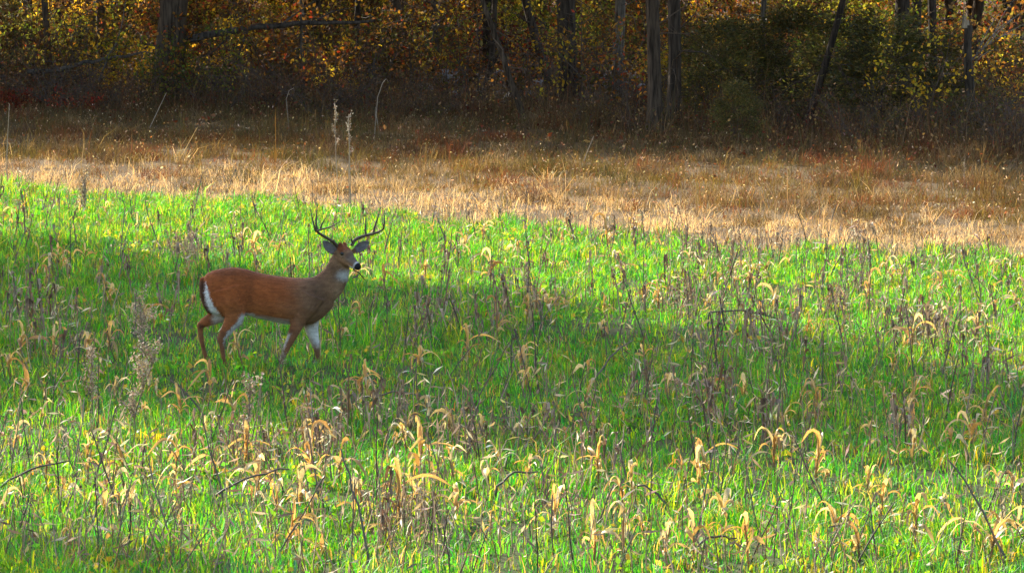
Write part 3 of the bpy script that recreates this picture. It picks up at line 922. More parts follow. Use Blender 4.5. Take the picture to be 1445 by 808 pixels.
# two leaning slim trees
for (px, py), (qx, qy), wpx, lab, bk in (((782, 135), (748, 0), 14, 'slim dark tree leaning beside the stout dark trunk', DARKB), ((742, 178), (697, 60), 8, 'thin crooked sapling leaning out of the grey rock pile', BROWNB), ((1135, 190), (1181, 0), 11, 'grey tree slanting across the cedar thicket', DARKB)):
    x, y = ground_at(px, py); s = y / FPX
    hv = (py - qy) * s; ln = (qx - px) * s / hv
    make_tree('leaning_tree', lab, x, y, wpx * s / 2, 6.5, 1, None, (ln, 0.03), bk, .08, .5)
# further trunks deeper in, told apart by nothing but place
for i in range(56):
    y = RNG.uniform(118, 205); x = RNG.uniform(-.125, .125) * y
    if y < wood_y(x) + 9:
        y = float(wood_y(x)) + RNG.uniform(9, 25)
    r = RNG.uniform(.07, .2)
    make_tree('forest_tree', f'dim trunk far back in the shaded woods behind the {landmark(x, y)}', x, y, r, RNG.uniform(6, 10), i % 3, 'trunks deep in the woods', (RNG.normal(0, .03), 0), DARKB if i % 2 else BROWNB, .08, RNG.uniform(.95, 1.35))
for i in range(3):
    x = -15 - i * 5.5; y = float(wood_y(x)) + RNG.uniform(-1.0, 1.5)
    make_tree('forest_tree', 'spreading woodland tree beyond the side of the view', x, y, .24, RNG.uniform(8.5, 13), i % 3, 'spreading trees outside the view', (0, 0), BROWNB, .05, RNG.uniform(1.1, 1.4))
# the wood goes on to either side of the view
for i in range(22):
    x = -14 - i * 1.6 + RNG.normal(0, .8) if i < 16 else 14 + (i - 16) * 2.5
    y = float(wood_y(x)) + RNG.uniform(1.5, 12)
    make_tree('forest_tree', 'woodland tree beyond the side of the view', x, y, RNG.uniform(.12, .24), RNG.uniform(7, 11), i % 3, 'woodland trees outside the view', (0, 0), BROWNB, .05, RNG.uniform(.8, 1.15))
# trees of the hedgerow up-sun, out of view, whose shade lies across the field
def shade_tree(tx, ty, top, cs, crown, off=(0, 0)):
    """a tree whose crown shades the ground point tx, ty"""
    d = top / TAN
    x = tx + SUN_H.x * d; y = ty + SUN_H.y * d
    make_tree('hedgerow_tree', 'tall oak of the hedgerow up-sun of the field, outside the view', x - off[0], y - off[1], .26, top, crown, 'hedgerow trees outside the view', (0, 0), BROWNB, .04, cs, (off[0], off[1], 0))
SHADE = [(-9.8, 64, 14, .7, 1), (-6.5, 61.5, 14, .95, 0), (-2.5, 56, 16, .9, 1), (1.0, 51.4, 19, .82, 0), (4.6, 45.2, 21, .85, 0), (8.2, 40.8, 23, .85, 1), (-7.5, 55.5, 13, 1.0, 0), (-4.5, 51, 15, 1.05, 1), (-1.8, 47.4, 17, 1.0, 0), (.6, 44.4, 18, .75, 1), (-3.4, 34.6, 15, .45, 0)]
for s in SHADE:
    shade_tree(*s)

# ------------------------------------------------------------------ shrubs of the wood edge
def make_shrub(H, spread, nst, nleaf, pal, leaf, bark=(0.07, 0.05, 0.035), wr=.6, lowest=.15, up=.9, droop=0.0, rs=.012):
    st = Geo(); tips = []
    for i in range(nst):
        a = RNG.uniform(0, 6.28)
        d = np.array([math.cos(a) * spread, math.sin(a) * spread, up])
        L = H * RNG.uniform(.6, 1.1)
        P = wander((RNG.normal(0, .06), RNG.normal(0, .06), -.05), d, L, 8, .16, droop)
        V, F = tube(P, np.linspace(rs, rs * .25, 9), 5)
        st.add(V, F, np.array(bark) * RNG.uniform(.7, 1.3))
        for j in range(2, 9):
            for q in range(2):
                a2 = RNG.uniform(0, 6.28)
                Q = wander(P[j], (math.cos(a2), math.sin(a2), RNG.uniform(-.1, .8)), H * RNG.uniform(.12, .32), 4, .25, droop)
                V, F = tube(Q, np.linspace(rs * .4, rs * .12, 5), 4)
                st.add(V, F, np.array(bark) * RNG.uniform(.7, 1.3))
                tips += [Q[2], Q[3], Q[4]]
    tips = np.array(tips)
    lv = None
    if nleaf:
        tips = tips[tips[:, 2] > lowest * H]
        wgt = RNG.uniform(0, 1, len(tips)) ** 2; wgt /= wgt.sum()
        P = tips[RNG.choice(len(tips), nleaf, p=wgt)] + RNG.normal(0, leaf * .8, (nleaf, 3))
        C = pick_colors(pal, nleaf, .28)
        V, F, CC = leaf_quads(P, RNG.uniform(.6, 1.3, nleaf) * leaf, C, wr)
        lv = Geo(); lv.add(V, F, CC)
    return st, lv


P_ORANGE = [(0.32, 0.13, 0.02), (0.22, 0.10, 0.02), (0.32, 0.17, 0.03), (0.11, 0.055, 0.02), (0.12, 0.10, 0.02), (0.26, 0.05, 0.02)]
P_YELLOW = [(0.55, 0.36, 0.02), (0.48, 0.28, 0.02), (0.36, 0.28, 0.03), (0.60, 0.42, 0.04)]
P_RED = [(0.24, 0.03, 0.015), (0.17, 0.03, 0.02), (0.28, 0.07, 0.02), (0.11, 0.03, 0.02)]
P_GREEN = [(0.14, 0.18, 0.025), (0.22, 0.22, 0.03), (0.10, 0.13, 0.02), (0.30, 0.24, 0.03)]
P_RUST = [(0.12, 0.055, 0.022), (0.08, 0.042, 0.02), (0.15, 0.085, 0.028), (0.06, 0.04, 0.02), (0.10, 0.09, 0.024), (0.08, 0.085, 0.022)]
SH = {}
SPEC = {'orange': (2.4, .5, 7, 850, P_ORANGE, .12), 'yellow': (2.2, .5, 6, 650, P_YELLOW, .12), 'red': (.75, .9, 9, 900, P_RED, .07),
        'green': (2.6, .5, 6, 850, P_GREEN, .115), 'rust': (2.4, .55, 8, 800, P_RUST, .12)}
for kname, (H, spd, ns, nl, pal, lf) in SPEC.items():
    SH[kname] = []
    for v in range(3):
        st_, lv_ = make_shrub(H, spd, ns, nl, pal, lf)
        SH[kname].append((st_.mesh('stems', M_TWIG), lv_.mesh('foliage', M_AUTUMN)))
for kname, (H, pal) in {'sparse_yellow': (3.0, P_YELLOW), 'sparse_orange': (3.0, P_ORANGE), 'sparse_rust': (2.8, P_RUST)}.items():
    SH[kname] = []
    for v in range(3):
        st_, lv_ = make_shrub(H, .22, 4, 240, pal, .11, (0.08, 0.06, 0.045), rs=.017, lowest=.22)
        SH[kname].append((st_.mesh('stems', M_TWIG), lv_.mesh('foliage', M_AUTUMN)))
SH['bare'] = []
for v in range(3):
    st_, lv_ = make_shrub(1.6, .75, 12, 260, [(0.10, 0.06, 0.035), (0.14, 0.075, 0.035), (0.07, 0.05, 0.03), (0.09, 0.08, 0.03)], .07, (0.085, 0.065, 0.052), rs=.010)
    SH['bare'].append((st_.mesh('stems', M_TWIG), lv_.mesh('foliage', M_AUTUMN)))


def put_shrub(kind, px, py, sc, label, group=None, v=None, pos=None):
    x, y = pos if pos else ground_at(px, py)
    s_, l_ = SH[kind][RNG.integers(0, 3) if v is None else v]
    nm = {'bare': 'bare_bush'}.get(kind, 'shrub')
    t = thing(nm, label, 'shrub', (x, y, float(hz(x, y))), RNG.uniform(0, 6.28), group, sc)
    obj('stems', s_, t)
    if l_:
        obj('foliage', l_, t)
    return t


WIT = 'at the wood edge'
SHRUBS = [
    ('yellow', 232, 138, .62, 'yellow-leaved shrub in front of the thick grey brown trunk'),
    ('yellow', 120, 108, .9, 'olive and yellow shrub behind the crossed fallen boughs'),
    ('orange', 40, 112, 1.0, 'orange shrub behind the fallen log'),
    ('rust', 95, 105, 1.0, 'rusty shrub behind the thin straight sapling'),
    ('red', 40, 158, .9, 'low dark red bush below the fallen log'),
    ('red', 110, 162, .9, 'low dark red bush below the crossed fallen boughs'),
    ('red', 5, 152, .8, 'low dark red bush at the edge of the tan grass by the pine'),
    ('rust', 175, 112, 1.0, 'rusty shrub beside the thick grey brown trunk'),
    ('orange', 300, 98, .95, 'orange shrub above the long bare bough, beside the thick trunk'),
    ('yellow', 365, 95, .9, 'yellow shrub above the middle of the long bare bough'),
    ('orange', 480, 92, .9, 'orange shrub over the end of the long bare bough'),
    ('yellow', 500, 140, .45, 'small yellow shrub below the end of the long bare bough'),
    ('rust', 405, 118, .75, 'rusty shrub below the long bare bough'),
    ('rust', 560, 110, .95, 'rusty shrub round the dim brown trunk'),
    ('orange', 650, 96, 1.0, 'orange shrub behind the grey rock pile'),
    ('orange', 585, 92, .9, 'orange shrub beside the slim black trunk'),
    ('yellow', 622, 84, .75, 'yellow shrub behind the slim black trunk'),
    ('red', 720, 88, 1.9, 'tall red-leaved shrub over the grey rock pile'),
    ('green', 735, 70, .8, 'yellow-green shrub deep behind the leaning tree'),
    ('orange', 850, 84, .8, 'orange shrub between the stout dark and the pale grey trunk'),
    ('green', 845, 96, .5, 'lit yellow-green shrub between the stout dark and the pale grey trunk'),
    ('red', 905, 150, .7, 'low rusty red bush between the pale grey and the twin trunks'),
    ('yellow', 1000, 86, 1.0, 'bright yellow shrub rising above the cedar thicket by the twin trunks'),
    ('yellow', 1030, 74, .9, 'bright yellow shrub behind the thin grey sapling'),
    ('orange', 1085, 70, .9, 'orange shrub behind the slanting grey tree'),
    ('green', 1215, 78, 1.0, 'green shrub behind the cedar thicket'),
    ('green', 1345, 78, 1.0, 'lit yellow-green shrub between the three trunks and the snag'),
    ('orange', 1425, 150, 1.0, 'tall orange shrub beside the broken snag'),
    ('yellow', 1408, 168, .8, 'bright yellow shrub at the foot of the broken snag'),
    ('yellow', 1246, 188, .32, 'small yellow-leaved sprig in the cedar thicket'),
    ('yellow', 1328, 148, .35, 'small yellow sprig between cedar and snag'),
    ('rust', 1390, 205, .7, 'brown shrub below the broken snag'),
]
for s in SHRUBS:
    put_shrub(*s)
for i in range(150):
    x = RNG.uniform(-17, 17); y = float(wood_y(x)) + 3 + 75 * RNG.uniform(0, 1) ** 1.6; x *= y / 125
    pq = pixel_of(x, y)
    if pq > 585 and y < wood_y(x) + 14:
        continue
    kd = ['rust', 'green', 'rust', 'yellow', 'green', 'rust', 'orange', 'rust'][i % 8]
    nmk = {'rust': 'brown', 'orange': 'orange', 'yellow': 'yellow', 'green': 'yellow-green'}[kd]
    put_shrub(kd, 0, 0, RNG.uniform(.7, 1.15), f'{nmk} understorey shrub in the woods behind the {landmark(x, y)}', f'{nmk} shrubs deep in the woods', None, (x, y))
for i in range(60):
    y = RNG.uniform(132, 207); x = RNG.uniform(-.115, .115) * y
    kd = ['orange', 'rust', 'orange', 'yellow', 'red', 'green'][i % 6]
    nmk = {'rust': 'brown', 'orange': 'orange', 'yellow': 'yellow', 'green': 'yellow-green', 'red': 'red'}[kd]
    put_shrub(kd, 0, 0, RNG.uniform(.9, 1.3) * (2 if kd == 'red' else 1), f'{nmk} understorey shrub far back behind the {landmark(x, y)}', f'{nmk} shrubs far back in the woods', None, (x, y))
for i in range(110):
    px = (i % 55) * 27 + RNG.uniform(-18, 18); base = np.interp(px, [0, 600, 950, 1445], [150, 162, 190, 215])
    put_shrub('bare', px, base + RNG.uniform(-30, 12), RNG.uniform(.5, 1.15) * (.7 if 590 < px < 1340 else 1), f'nearly leafless grey-brown bush near the {landmark(*ground_at(px, base))} at the wood edge', 'nearly leafless bushes along the wood edge')

SPX = [572, 866, 931, 1300, 18, 52, 85, 108, 130, 168, 192, 262, 285, 318, 340, 372, 398, 445, 462, 488, 522, 542, 580, 596, 640, 668, 712, 735, 765, 830, 848, 892, 972, 1015, 1062, 1100, 1158, 1195, 1225, 1340, 1385, 1438]
for i, px in enumerate(SPX):
    kd = ['sparse_rust', 'sparse_orange', 'sparse_rust', 'sparse_yellow', 'sparse_rust'][i % 5]
    py = np.interp(px, [0, 600, 950, 1445], [140, 150, 178, 196]) + RNG.uniform(-16, 8)
    x, y = ground_at(px, py)
    wd_ = {'sparse_yellow': 'yellow', 'sparse_orange': 'orange', 'sparse_rust': 'brown'}[kd]
    put_shrub(kd, px, py, RNG.uniform(.75, 1.1) * (.6 if 955 < px < 1260 else 1), f'thin-stemmed sapling with scattered {wd_} leaves beside the {landmark(x, y)}', 'thin-stemmed saplings along the wood edge')

# cedars
CED = []
for v in range(3):
    st_, _ = make_shrub(2.2, .55, 7, 0, None, 0, (0.07, 0.05, 0.04), rs=.02)
    g = Geo()
    cl = []
    for i in range(95):
        z = RNG.uniform(.02, 1); a = RNG.uniform(0, 6.28)
        r = (1 - z * .72) * RNG.uniform(.5, 1.12)
        cl.append((r * math.cos(a) * 1.25, r * math.sin(a) * 1.25, z * 2.5 + RNG.normal(0, .05)))
    cl = np.array(cl)
    n = 8500; idx = RNG.integers(0, len(cl), n)
    outw = cl[idx] * np.array([1, 1, 0]); outw /= np.linalg.norm(outw, axis=1)[:, None] + 1e-6
    outw[:, 2] = .25
    P = cl[idx] + RNG.normal(0, 1, (n, 3)) * np.array([.17, .17, .10]) + outw * RNG.uniform(0, .18, (n, 1))
    tone = np.exp(RNG.normal(0, .3, len(cl)))[idx][:, None]
    C = pick_colors([(0.080, 0.082, 0.020), (0.115, 0.100, 0.024), (0.055, 0.062, 0.019), (0.15, 0.105, 0.028)], n, .2) * tone
    V, F, CC = leaf_quads(P, RNG.uniform(.06, .14, n), C, .28, 0, outw)
    g.add(V, F, CC)
    CED.append((st_.mesh('branches', M_TWIG), g.mesh('foliage', M_CEDAR)))
for i, (px, py, sc, lab) in enumerate([
        (1008, 186, .85, 'dark olive cedar against the twin trunks'), (1058, 178, .85, 'olive cedar behind the thin grey sapling'),
        (1120, 176, .95, 'olive cedar behind the slanting grey tree'), (1185, 186, .9, 'brownish cedar beside the slanting grey tree'),
        (1245, 192, .95, 'rounded cedar below the three dark trunks'), (1310, 190, .8, 'olive cedar between the three trunks and the snag'),
        (1040, 205, .45, 'small cedar seedling in front of the cedar thicket'), (-8, 120, .9, 'dark green cedar cut by the edge of the photo beside the fallen log')]):
    x, y = ground_at(px, py)
    t = thing('cedar', lab, 'cedar', (x, y, float(hz(x, y))), i * 1.3, None, sc)
    obj('branches', CED[i % 3][0], t); obj('foliage', CED[i % 3][1], t)

# broken snag with a lit side
x, y = ground_at(1366, 196); s = y / FPX
t = thing('snag', 'broken dead tree stump post standing beside orange and yellow leaves', 'snag', (x, y, float(hz(x, y))))
g, _ = trunk_geo(7.5 * s, 158 * s, (-.01, 0), (0.060, 0.048, 0.036), .03, None, .72, 12, 1.3)
ctop = np.array([-.03 * 158 * s, 0, 158 * s])
g.build('trunk', M_BARK, t)
for j in range(4):
    a = j * 1.6
    g = Geo(); b0 = ctop + np.array([math.cos(a), math.sin(a), 0]) * .045 - np.array([0, 0, .05])
    V, F = tube([b0, b0 + (0, 0, .10 + .05 * (j % 2)), b0 + (.01, 0, .17 + .09 * (j % 3))], [.045, .03, .004], 5)
    g.add(V, F, (0.30, 0.24, 0.16)); g.build('splinter', M_BARK, t)
# silvery dead bough beside it
x, y = ground_at(1400, 190); s = y / FPX
t = thing('dead_branch', 'silvery fan of bare twigs sweeping up from the snag into orange leaves', 'branch', (x, y, float(hz(x, y))))
zt = lambda px, py: ((px - 1400) * s, RNG.normal(0, .12), (190 - py) * s)
g = Geo()
V, F = tube([zt(1372, 190), zt(1371, 130), zt(1370, 84), zt(1390, 64), zt(1420, 45), zt(1447, 30)], [.03, .026, .022, .018, .012, .005], 6)
g.add(V, F, (0.27, 0.22, 0.18)); g.build('bough', M_TWIG, t)
for q in ((1378, 74, 1415, 10), (1385, 68, 1432, 22), (1374, 82, 1402, 40), (1392, 62, 1450, 12), (1374, 86, 1410, 70), (1405, 54, 1440, 52), (1398, 60, 1425, 3)):
    g = Geo(); a = np.array(zt(q[0], q[1])); b = np.array(zt(q[2], q[3])); m = (a + b) / 2 + np.array([0, 0, .10])
    V, F = tube([a, (a + m) / 2 + (0, 0, .03), m, (b + m) / 2 + (0, 0, .03), b], [.012, .011, .009, .007, .003], 5)
    g.add(V, F, (0.30, 0.25, 0.21)); g.build('twig', M_TWIG, t)


# ------------------------------------------------------------------ fallen wood and rocks
def bough(name, label, cat, pts, r0, r1, base, twigs=(), col=(0.075, 0.060, 0.046)):
    x, y = ground_at(*base); s = y / FPX
    t = thing(name, label, cat, (x, y, float(hz(x, y))))
    q = lambda px, py, dy=0: np.array([(px - base[0]) * s, dy, (base[1] - py) * s])
    P = np.array([q(*p) for p in pts])
    tt = np.linspace(0, len(P) - 1, 20)
    Q = np.column_stack([np.interp(tt, np.arange(len(P)), P[:, k2]) for k2 in range(3)]) + RNG.normal(0, .012, (20, 3))
    V, F = tube(Q, np.linspace(r0, r1, 20) * s, 9)
    g = Geo(); g.add(V, F, np.array(col) * (1 + RNG.normal(0, .15, (len(V), 1)))); g.build('limb', M_BARK, t)
    for tw in twigs:
        T_ = np.array([q(*p) for p in tw])
        V, F = tube(T_, np.linspace(1.8, .5, len(T_)) * s, 5)
        g = Geo(); g.add(V, F, np.array(col) * 1.1); g.build('twig', M_TWIG, t)
    return t


bough('fallen_bough', 'long bare bough reaching level from behind the thick trunk', 'bough',
      [(228, 78, .3), (262, 62, .15), (300, 52, 0), (350, 43, 0), (400, 40, -.1), (440, 35, -.1), (480, 36, -.2), (532, 33, -.2)], 6.5, 2.0, (300, 150),
      [[(425, 36), (425, 70), (427, 108), (430, 150)], [(290, 58), (262, 62), (250, 95), (262, 118)], [(330, 48), (300, 78), (255, 96)], [(440, 36), (470, 20), (500, 14)], [(395, 40), (420, 22), (452, 0)], [(350, 44), (338, 80), (320, 110)], [(235, 75), (238, 100), (244, 132), (246, 152)]])
bough('fallen_bough', 'pale fallen bough lying crossed below the thin dark trunk', 'bough',
      [(40, 103, .2), (75, 100, .1), (110, 92, 0), (150, 84, 0), (185, 79, -.1)], 4.0, 2.0, (110, 150), [[(150, 84), (165, 62), (172, 40), (178, 5)], [(140, 115), (150, 90), (160, 70), (178, 76)], [(185, 79), (205, 74), (225, 78)], [(62, 100), (60, 130), (58, 150)]], (0.10, 0.085, 0.066))
bough('fallen_log', 'short pale fallen log lying beside the cedar at the wood edge', 'log', [(5, 92, .3), (22, 94, .1), (45, 96, -.2)], 7, 6.5, (22, 103), (), (0.22, 0.175, 0.13))
bough('fallen_log', 'dark fallen log lying among pale rocks beside the twin trunks', 'log', [(820, 112, .2), (860, 116, 0), (895, 122, -.2)], 5, 4.5, (860, 124), (), (0.09, 0.075, 0.06))
bough('fallen_bough', 'thin grey fallen branch in the weeds below the yellow-leaved shrub', 'branch', [(245, 90, .4), (262, 112, .2), (290, 122, 0), (330, 130, -.1), (352, 133, -.1)], 4, 1.2, (290, 150), [[(262, 112), (280, 135), (292, 148)], [(290, 122), (318, 110), (335, 112)]], (0.10, 0.085, 0.068))


def rock_mesh(seed):
    import bmesh as bmm
    b = bmm.new(); bmm.ops.create_icosphere(b, subdivisions=3, radius=1)
    r = np.random.default_rng(seed)
    cuts = [(v / np.linalg.norm(v), r.uniform(.55, .85)) for v in r.normal(0, 1, (9, 3))]
    g = Geo()
    V = np.array([v.co[:] for v in b.verts]); Fc = np.array([[v.index for v in f.verts] for f in b.faces]); b.free()
    for nrm, d in cuts:
        o_ = V @ nrm - d
        V = V - np.clip(o_, 0, None)[:, None] * nrm[None] * .9
    V += r.normal(0, .012, V.shape)
    g.add(V * np.array([1, .8, .62]), Fc, np.array([0.25, 0.245, 0.24]) * (1 + r.normal(0, .12, (len(V), 1))))
    return g.mesh('rock', M_ROCK, False)


ROCKM = [rock_mesh(s) for s in range(4)]
ROCKS = [(632, 112, 34), (665, 108, 26), (600, 120, 22), (700, 100, 20), (722, 138, 30), (705, 134, 22), (745, 130, 20), (680, 125, 18), (760, 118, 16), (640, 128, 16), (830, 108, 14), (853, 118, 15), (848, 100, 16), (895, 108, 13), (812, 114, 12), (880, 96, 12), (905, 118, 11), (862, 86, 12), (690, 92, 14)]
for i, (px, py, w) in enumerate(ROCKS):
    x, y = ground_at(px, py + 8); s = y / FPX
    if px < 790:
        lab, grp = 'grey angular boulder in the rock pile behind the leaning sapling', 'boulders of the grey rock pile'
    else:
        lab, grp = 'pale rock lying among leaves between the stout dark trunk and the twin trunks', 'pale rocks among the trunks'
    t = thing('boulder', lab, 'rock', (x, y, float(hz(x, y)) + w * s * .22), i * 1.1, grp, w * s * .62, ROCKM[i % 4])
    if px >= 790:
        t.rotation_euler = (.3, .2, i)

# ------------------------------------------------------------------ dry crop plants in the field
GOLD = [(0.56, 0.41, 0.16), (0.60, 0.47, 0.22), (0.50, 0.33, 0.11), (0.60, 0.52, 0.32), (0.46, 0.27, 0.09)]
BROWN = [(0.21, 0.15, 0.10), (0.28, 0.205, 0.14), (0.15, 0.10, 0.066), (0.36, 0.27, 0.18), (0.24, 0.135, 0.075)]


def arching_leaf(L, w, rise, out_, az, z0, col, hang=1.0):
    """one long strap leaf that rises, arches over and hangs"""
    t = np.linspace(0, 1, 9)
    kink = RNG.uniform(.25, .75); sharp = RNG.uniform(4, 16)
    bend = 1 / (1 + np.exp(-(t - kink) * sharp))
    ang = rise - (rise + 1.25 * hang) * (.35 * t ** 1.3 + .65 * bend) + RNG.normal(0, .13, 9)
    dx = np.cos(ang); dzz = np.sin(ang)
    r = np.concatenate([[0], np.cumsum((dx[1:] + dx[:-1]) / 2)]) / 8 * L * out_
    z = z0 + np.concatenate([[0], np.cumsum((dzz[1:] + dzz[:-1]) / 2)]) / 8 * L
    az2 = az + RNG.normal(0, .35) * t
    P = np.column_stack([r * np.cos(az2), r * np.sin(az2), np.maximum(z, .02)])
    tw = RNG.normal(0, 1.5) * t
    side = np.column_stack([-np.sin(az) * np.cos(tw), np.cos(az) * np.cos(tw), np.sin(tw)])
    wd = w * np.array([.55, .8, 1, 1.05, 1, .9, .72, .45, .08]) * (1 + RNG.normal(0, .2, 9))
    V, F = ribbon(P, wd, side, RNG.uniform(.1, .7))
    g = Geo()
    g.add(V, F, np.array(col) * (1 + RNG.normal(0, .1, (len(V), 1))))
    return g


def crop_stem(H, r, col, lean=.08, n=7, sides=6):
    P = wander((0, 0, -.03), (RNG.normal(0, lean), RNG.normal(0, lean), 1), H, n, .05)
    g = Geo(); V, F = tube(P, np.linspace(r, r * .6, n + 1) * (1 + .12 * np.sin(np.arange(n + 1) * 2.1)), sides)
    g.add(V, F, np.array(col) * (1 + RNG.normal(0, .12, (len(V), 1))))
    return g, P


GOLDV = []          # golden plants: stem mesh + list of leaf meshes
for v in range(18):
    H = RNG.uniform(.14, .36)
    g, P = crop_stem(H, .010, (0.30, 0.19, 0.085))
    sm_ = g.mesh('stem', M_HUSK)
    leaves = []
    nl = RNG.integers(4, 11)
    for j in range(nl):
        col = np.array(GOLD[RNG.integers(0, len(GOLD))]) * RNG.uniform(.8, 1.15)
        z0 = H * (.35 + .6 * j / nl)
        up = False
        gl = arching_leaf(RNG.uniform(.12, .46), RNG.uniform(.007, .020), RNG.uniform(.7, 1.55), RNG.uniform(.25, 1.0), j * 2.6 + RNG.normal(0, .5), z0, col, RNG.uniform(.4, 1.25) if not up else .1)
        ii = int(np.clip(z0 / H * 7, 0, 7)); gl.V = [gl.V[0] + np.array([P[ii][0], P[ii][1], 0])]
        leaves.append(gl.mesh('leaf', M_HUSK))
    GOLDV.append((sm_, leaves))
WITH = []           # withered grey brown stalks with shrunken leaves clinging to them
for v in range(10):
    H = RNG.uniform(.38, .62)
    g, P = crop_stem(H, .0085, BROWN[v % 5], .09)
    sm_ = g.mesh('stem', M_DEAD)
    leaves = []
    for j in range(RNG.integers(5, 9)):
        col = np.array(BROWN[RNG.integers(0, 5)]) * RNG.uniform(.7, 1.3)
        z0 = H * RNG.uniform(.35, .98)
        gl = arching_leaf(RNG.uniform(.12, .32), RNG.uniform(.005, .015), RNG.uniform(.3, 1.5), RNG.uniform(.12, .45), RNG.uniform(0, 6.28), z0, col, 1.2)
        ii = int(np.clip(z0 / H * 7, 0, 7)); gl.V = [gl.V[0] + np.array([P[ii][0], P[ii][1], 0])]
        leaves.append(gl.mesh('leaf', M_DEAD))
    WITH.append((sm_, leaves))
BARE = []           # thin dark bare stems, some forked
for v in range(9):
    H = RNG.uniform(.45, .85)
    g, P = crop_stem(H, .0078, [(0.12, 0.088, 0.066), (0.20, 0.155, 0.12), (0.085, 0.062, 0.048)][v % 3], .16, 8, 5)
    for j in range(RNG.integers(1, 5)):
        k2 = RNG.integers(3, 8); a = RNG.uniform(0, 6.28)
        Q = wander(P[k2], (math.cos(a) * .6, math.sin(a) * .6, .8), RNG.uniform(.08, .28), 4, .15)
        V, F = tube(Q, np.linspace(.0038, .0015, 5), 4)
        g.add(V, F, (0.15, 0.11, 0.085))
    n = RNG.integers(0, 14)
    if n:
        V, F, CC = leaf_quads(P[RNG.integers(3, 9, n)] + RNG.normal(0, .012, (n, 3)), RNG.uniform(.03, .08, n), pick_colors(BROWN, n), .35, 0, np.array([0, 0, -.6]))
        g.add(V, F, CC)
    BARE.append(g.mesh('bare_stalk', M_DEAD))
PLUME = []          # fuzzy seeded weeds
for v in range(4):
    H = [.95, .6, .75, .5][v]
    g, P = crop_stem(H, .007, (0.20, 0.15, 0.11), .05, 8, 6)
    sm_ = g.mesh('stem', M_DEAD)
    pls = []
    for j in range(11 if v in (0, 2) else 8):
        z0 = RNG.integers(2, 8); a = RNG.uniform(0, 6.28)
        Q = wander(P[z0], (math.cos(a) * .3, math.sin(a) * .3, 1), H * RNG.uniform(.22, .42), 6, .10)
        g = Geo(); V, F = tube(Q, np.linspace(.004, .0015, 7), 4); g.add(V, F, (0.18, 0.13, 0.09))
        n = 90 if v in (0, 2) else 50
        V, F, CC = leaf_quads(Q[RNG.integers(2, 7, n)] + RNG.normal(0, .020, (n, 3)), RNG.uniform(.016, .04, n), pick_colors([(0.34, 0.27, 0.19), (0.26, 0.195, 0.13), (0.40, 0.33, 0.245)], n) * (1.45 if v == 0 else 1), .42)
        g.add(V, F, CC)
        pls.append(g.mesh('plume', M_DEAD))
    PLUME.append((sm_, pls))


NUM = ['under one', 'one', 'two', 'three', 'four', 'five', 'six', 'seven', 'eight', 'nine', 'ten', 'eleven', 'twelve', 'thirteen', 'fourteen', 'fifteen', 'sixteen', 'seventeen', 'eighteen', 'nineteen', 'twenty']


def zone(x, y):
    """where in the field a plant stands, in words"""
    e = float(edge_y(x)) - y
    ud = (x - BX) * .82 + (y - BY) * .57          # across the shade strip
    side = 'behind its tail' if x < BX else 'past its nose'
    n_ = NUM[min(20, int(math.hypot(x - BX, y - BY) / 1.6))]
    w = 'beside tan grass' if e < 2.2 else 'in sunlit grass' if (ud > 5.2 or ud <= -3.8) else 'in shaded grass'
    return f'{w}, {n_} buck-lengths from the buck, {side}'


H = 1.0          # thin spike with a few seed tufts near the top
g, P = crop_stem(H, .0045, (0.34, 0.28, 0.20), .04, 8, 6)
sm_ = g.mesh('stem', M_DEAD); pls = []
for j in range(5):
    z0 = [8, 7, 7, 6, 5][j]; a = RNG.uniform(0, 6.28)
    Q = wander(P[z0], (math.cos(a) * .35, math.sin(a) * .35, 1), .10, 4, .1)
    g = Geo(); V, F = tube(Q, np.linspace(.004, .002, 5), 4); g.add(V, F, (0.3, 0.25, 0.2))
    V, F, CC = leaf_quads(Q[RNG.integers(1, 5, 26)] + RNG.normal(0, .008, (26, 3)), RNG.uniform(.012, .030, 26), pick_colors([(0.42, 0.36, 0.27), (0.34, 0.27, 0.19)], 26), .5)
    g.add(V, F, CC); pls.append(g.mesh('plume', M_DEAD))
PLUME.append((sm_, pls))


def put_plant(name, what, cat, grp, parts, x, y, sc, rz, tilt=0.0):
    size = 'small ' if sc < .8 else 'large ' if sc > 1.05 else ''
    lean = 'leaning ' if abs(tilt) > .17 else ''
    t = thing(name, f'{size}{lean}{what} {zone(x, y)}', cat, (x, y, float(hz(x, y)) + .03), 0, grp, sc)
    t.rotation_euler = (tilt * math.cos(rz * 3), tilt * math.sin(rz * 3), rz)
    if isinstance(parts, tuple):
        obj('stem', parts[0], t)
        for m_ in parts[1]:
            obj(m_.name.split('.')[0], m_, t)
    return t


def put_mesh_plant(name, what, cat, grp, me, x, y, sc, rz, tilt):
    size = 'short ' if sc < .78 else 'tall ' if sc > .98 else ''
    lean = 'leaning ' if abs(tilt) > .15 else ''
    t = thing(name, f'{size}{lean}{what} {zone(x, y)}', cat, (x, y, float(hz(x, y)) + .03), 0, grp, sc, me)
    t.rotation_euler = (tilt * math.cos(rz * 3), tilt * math.sin(rz * 3), rz)
    return t


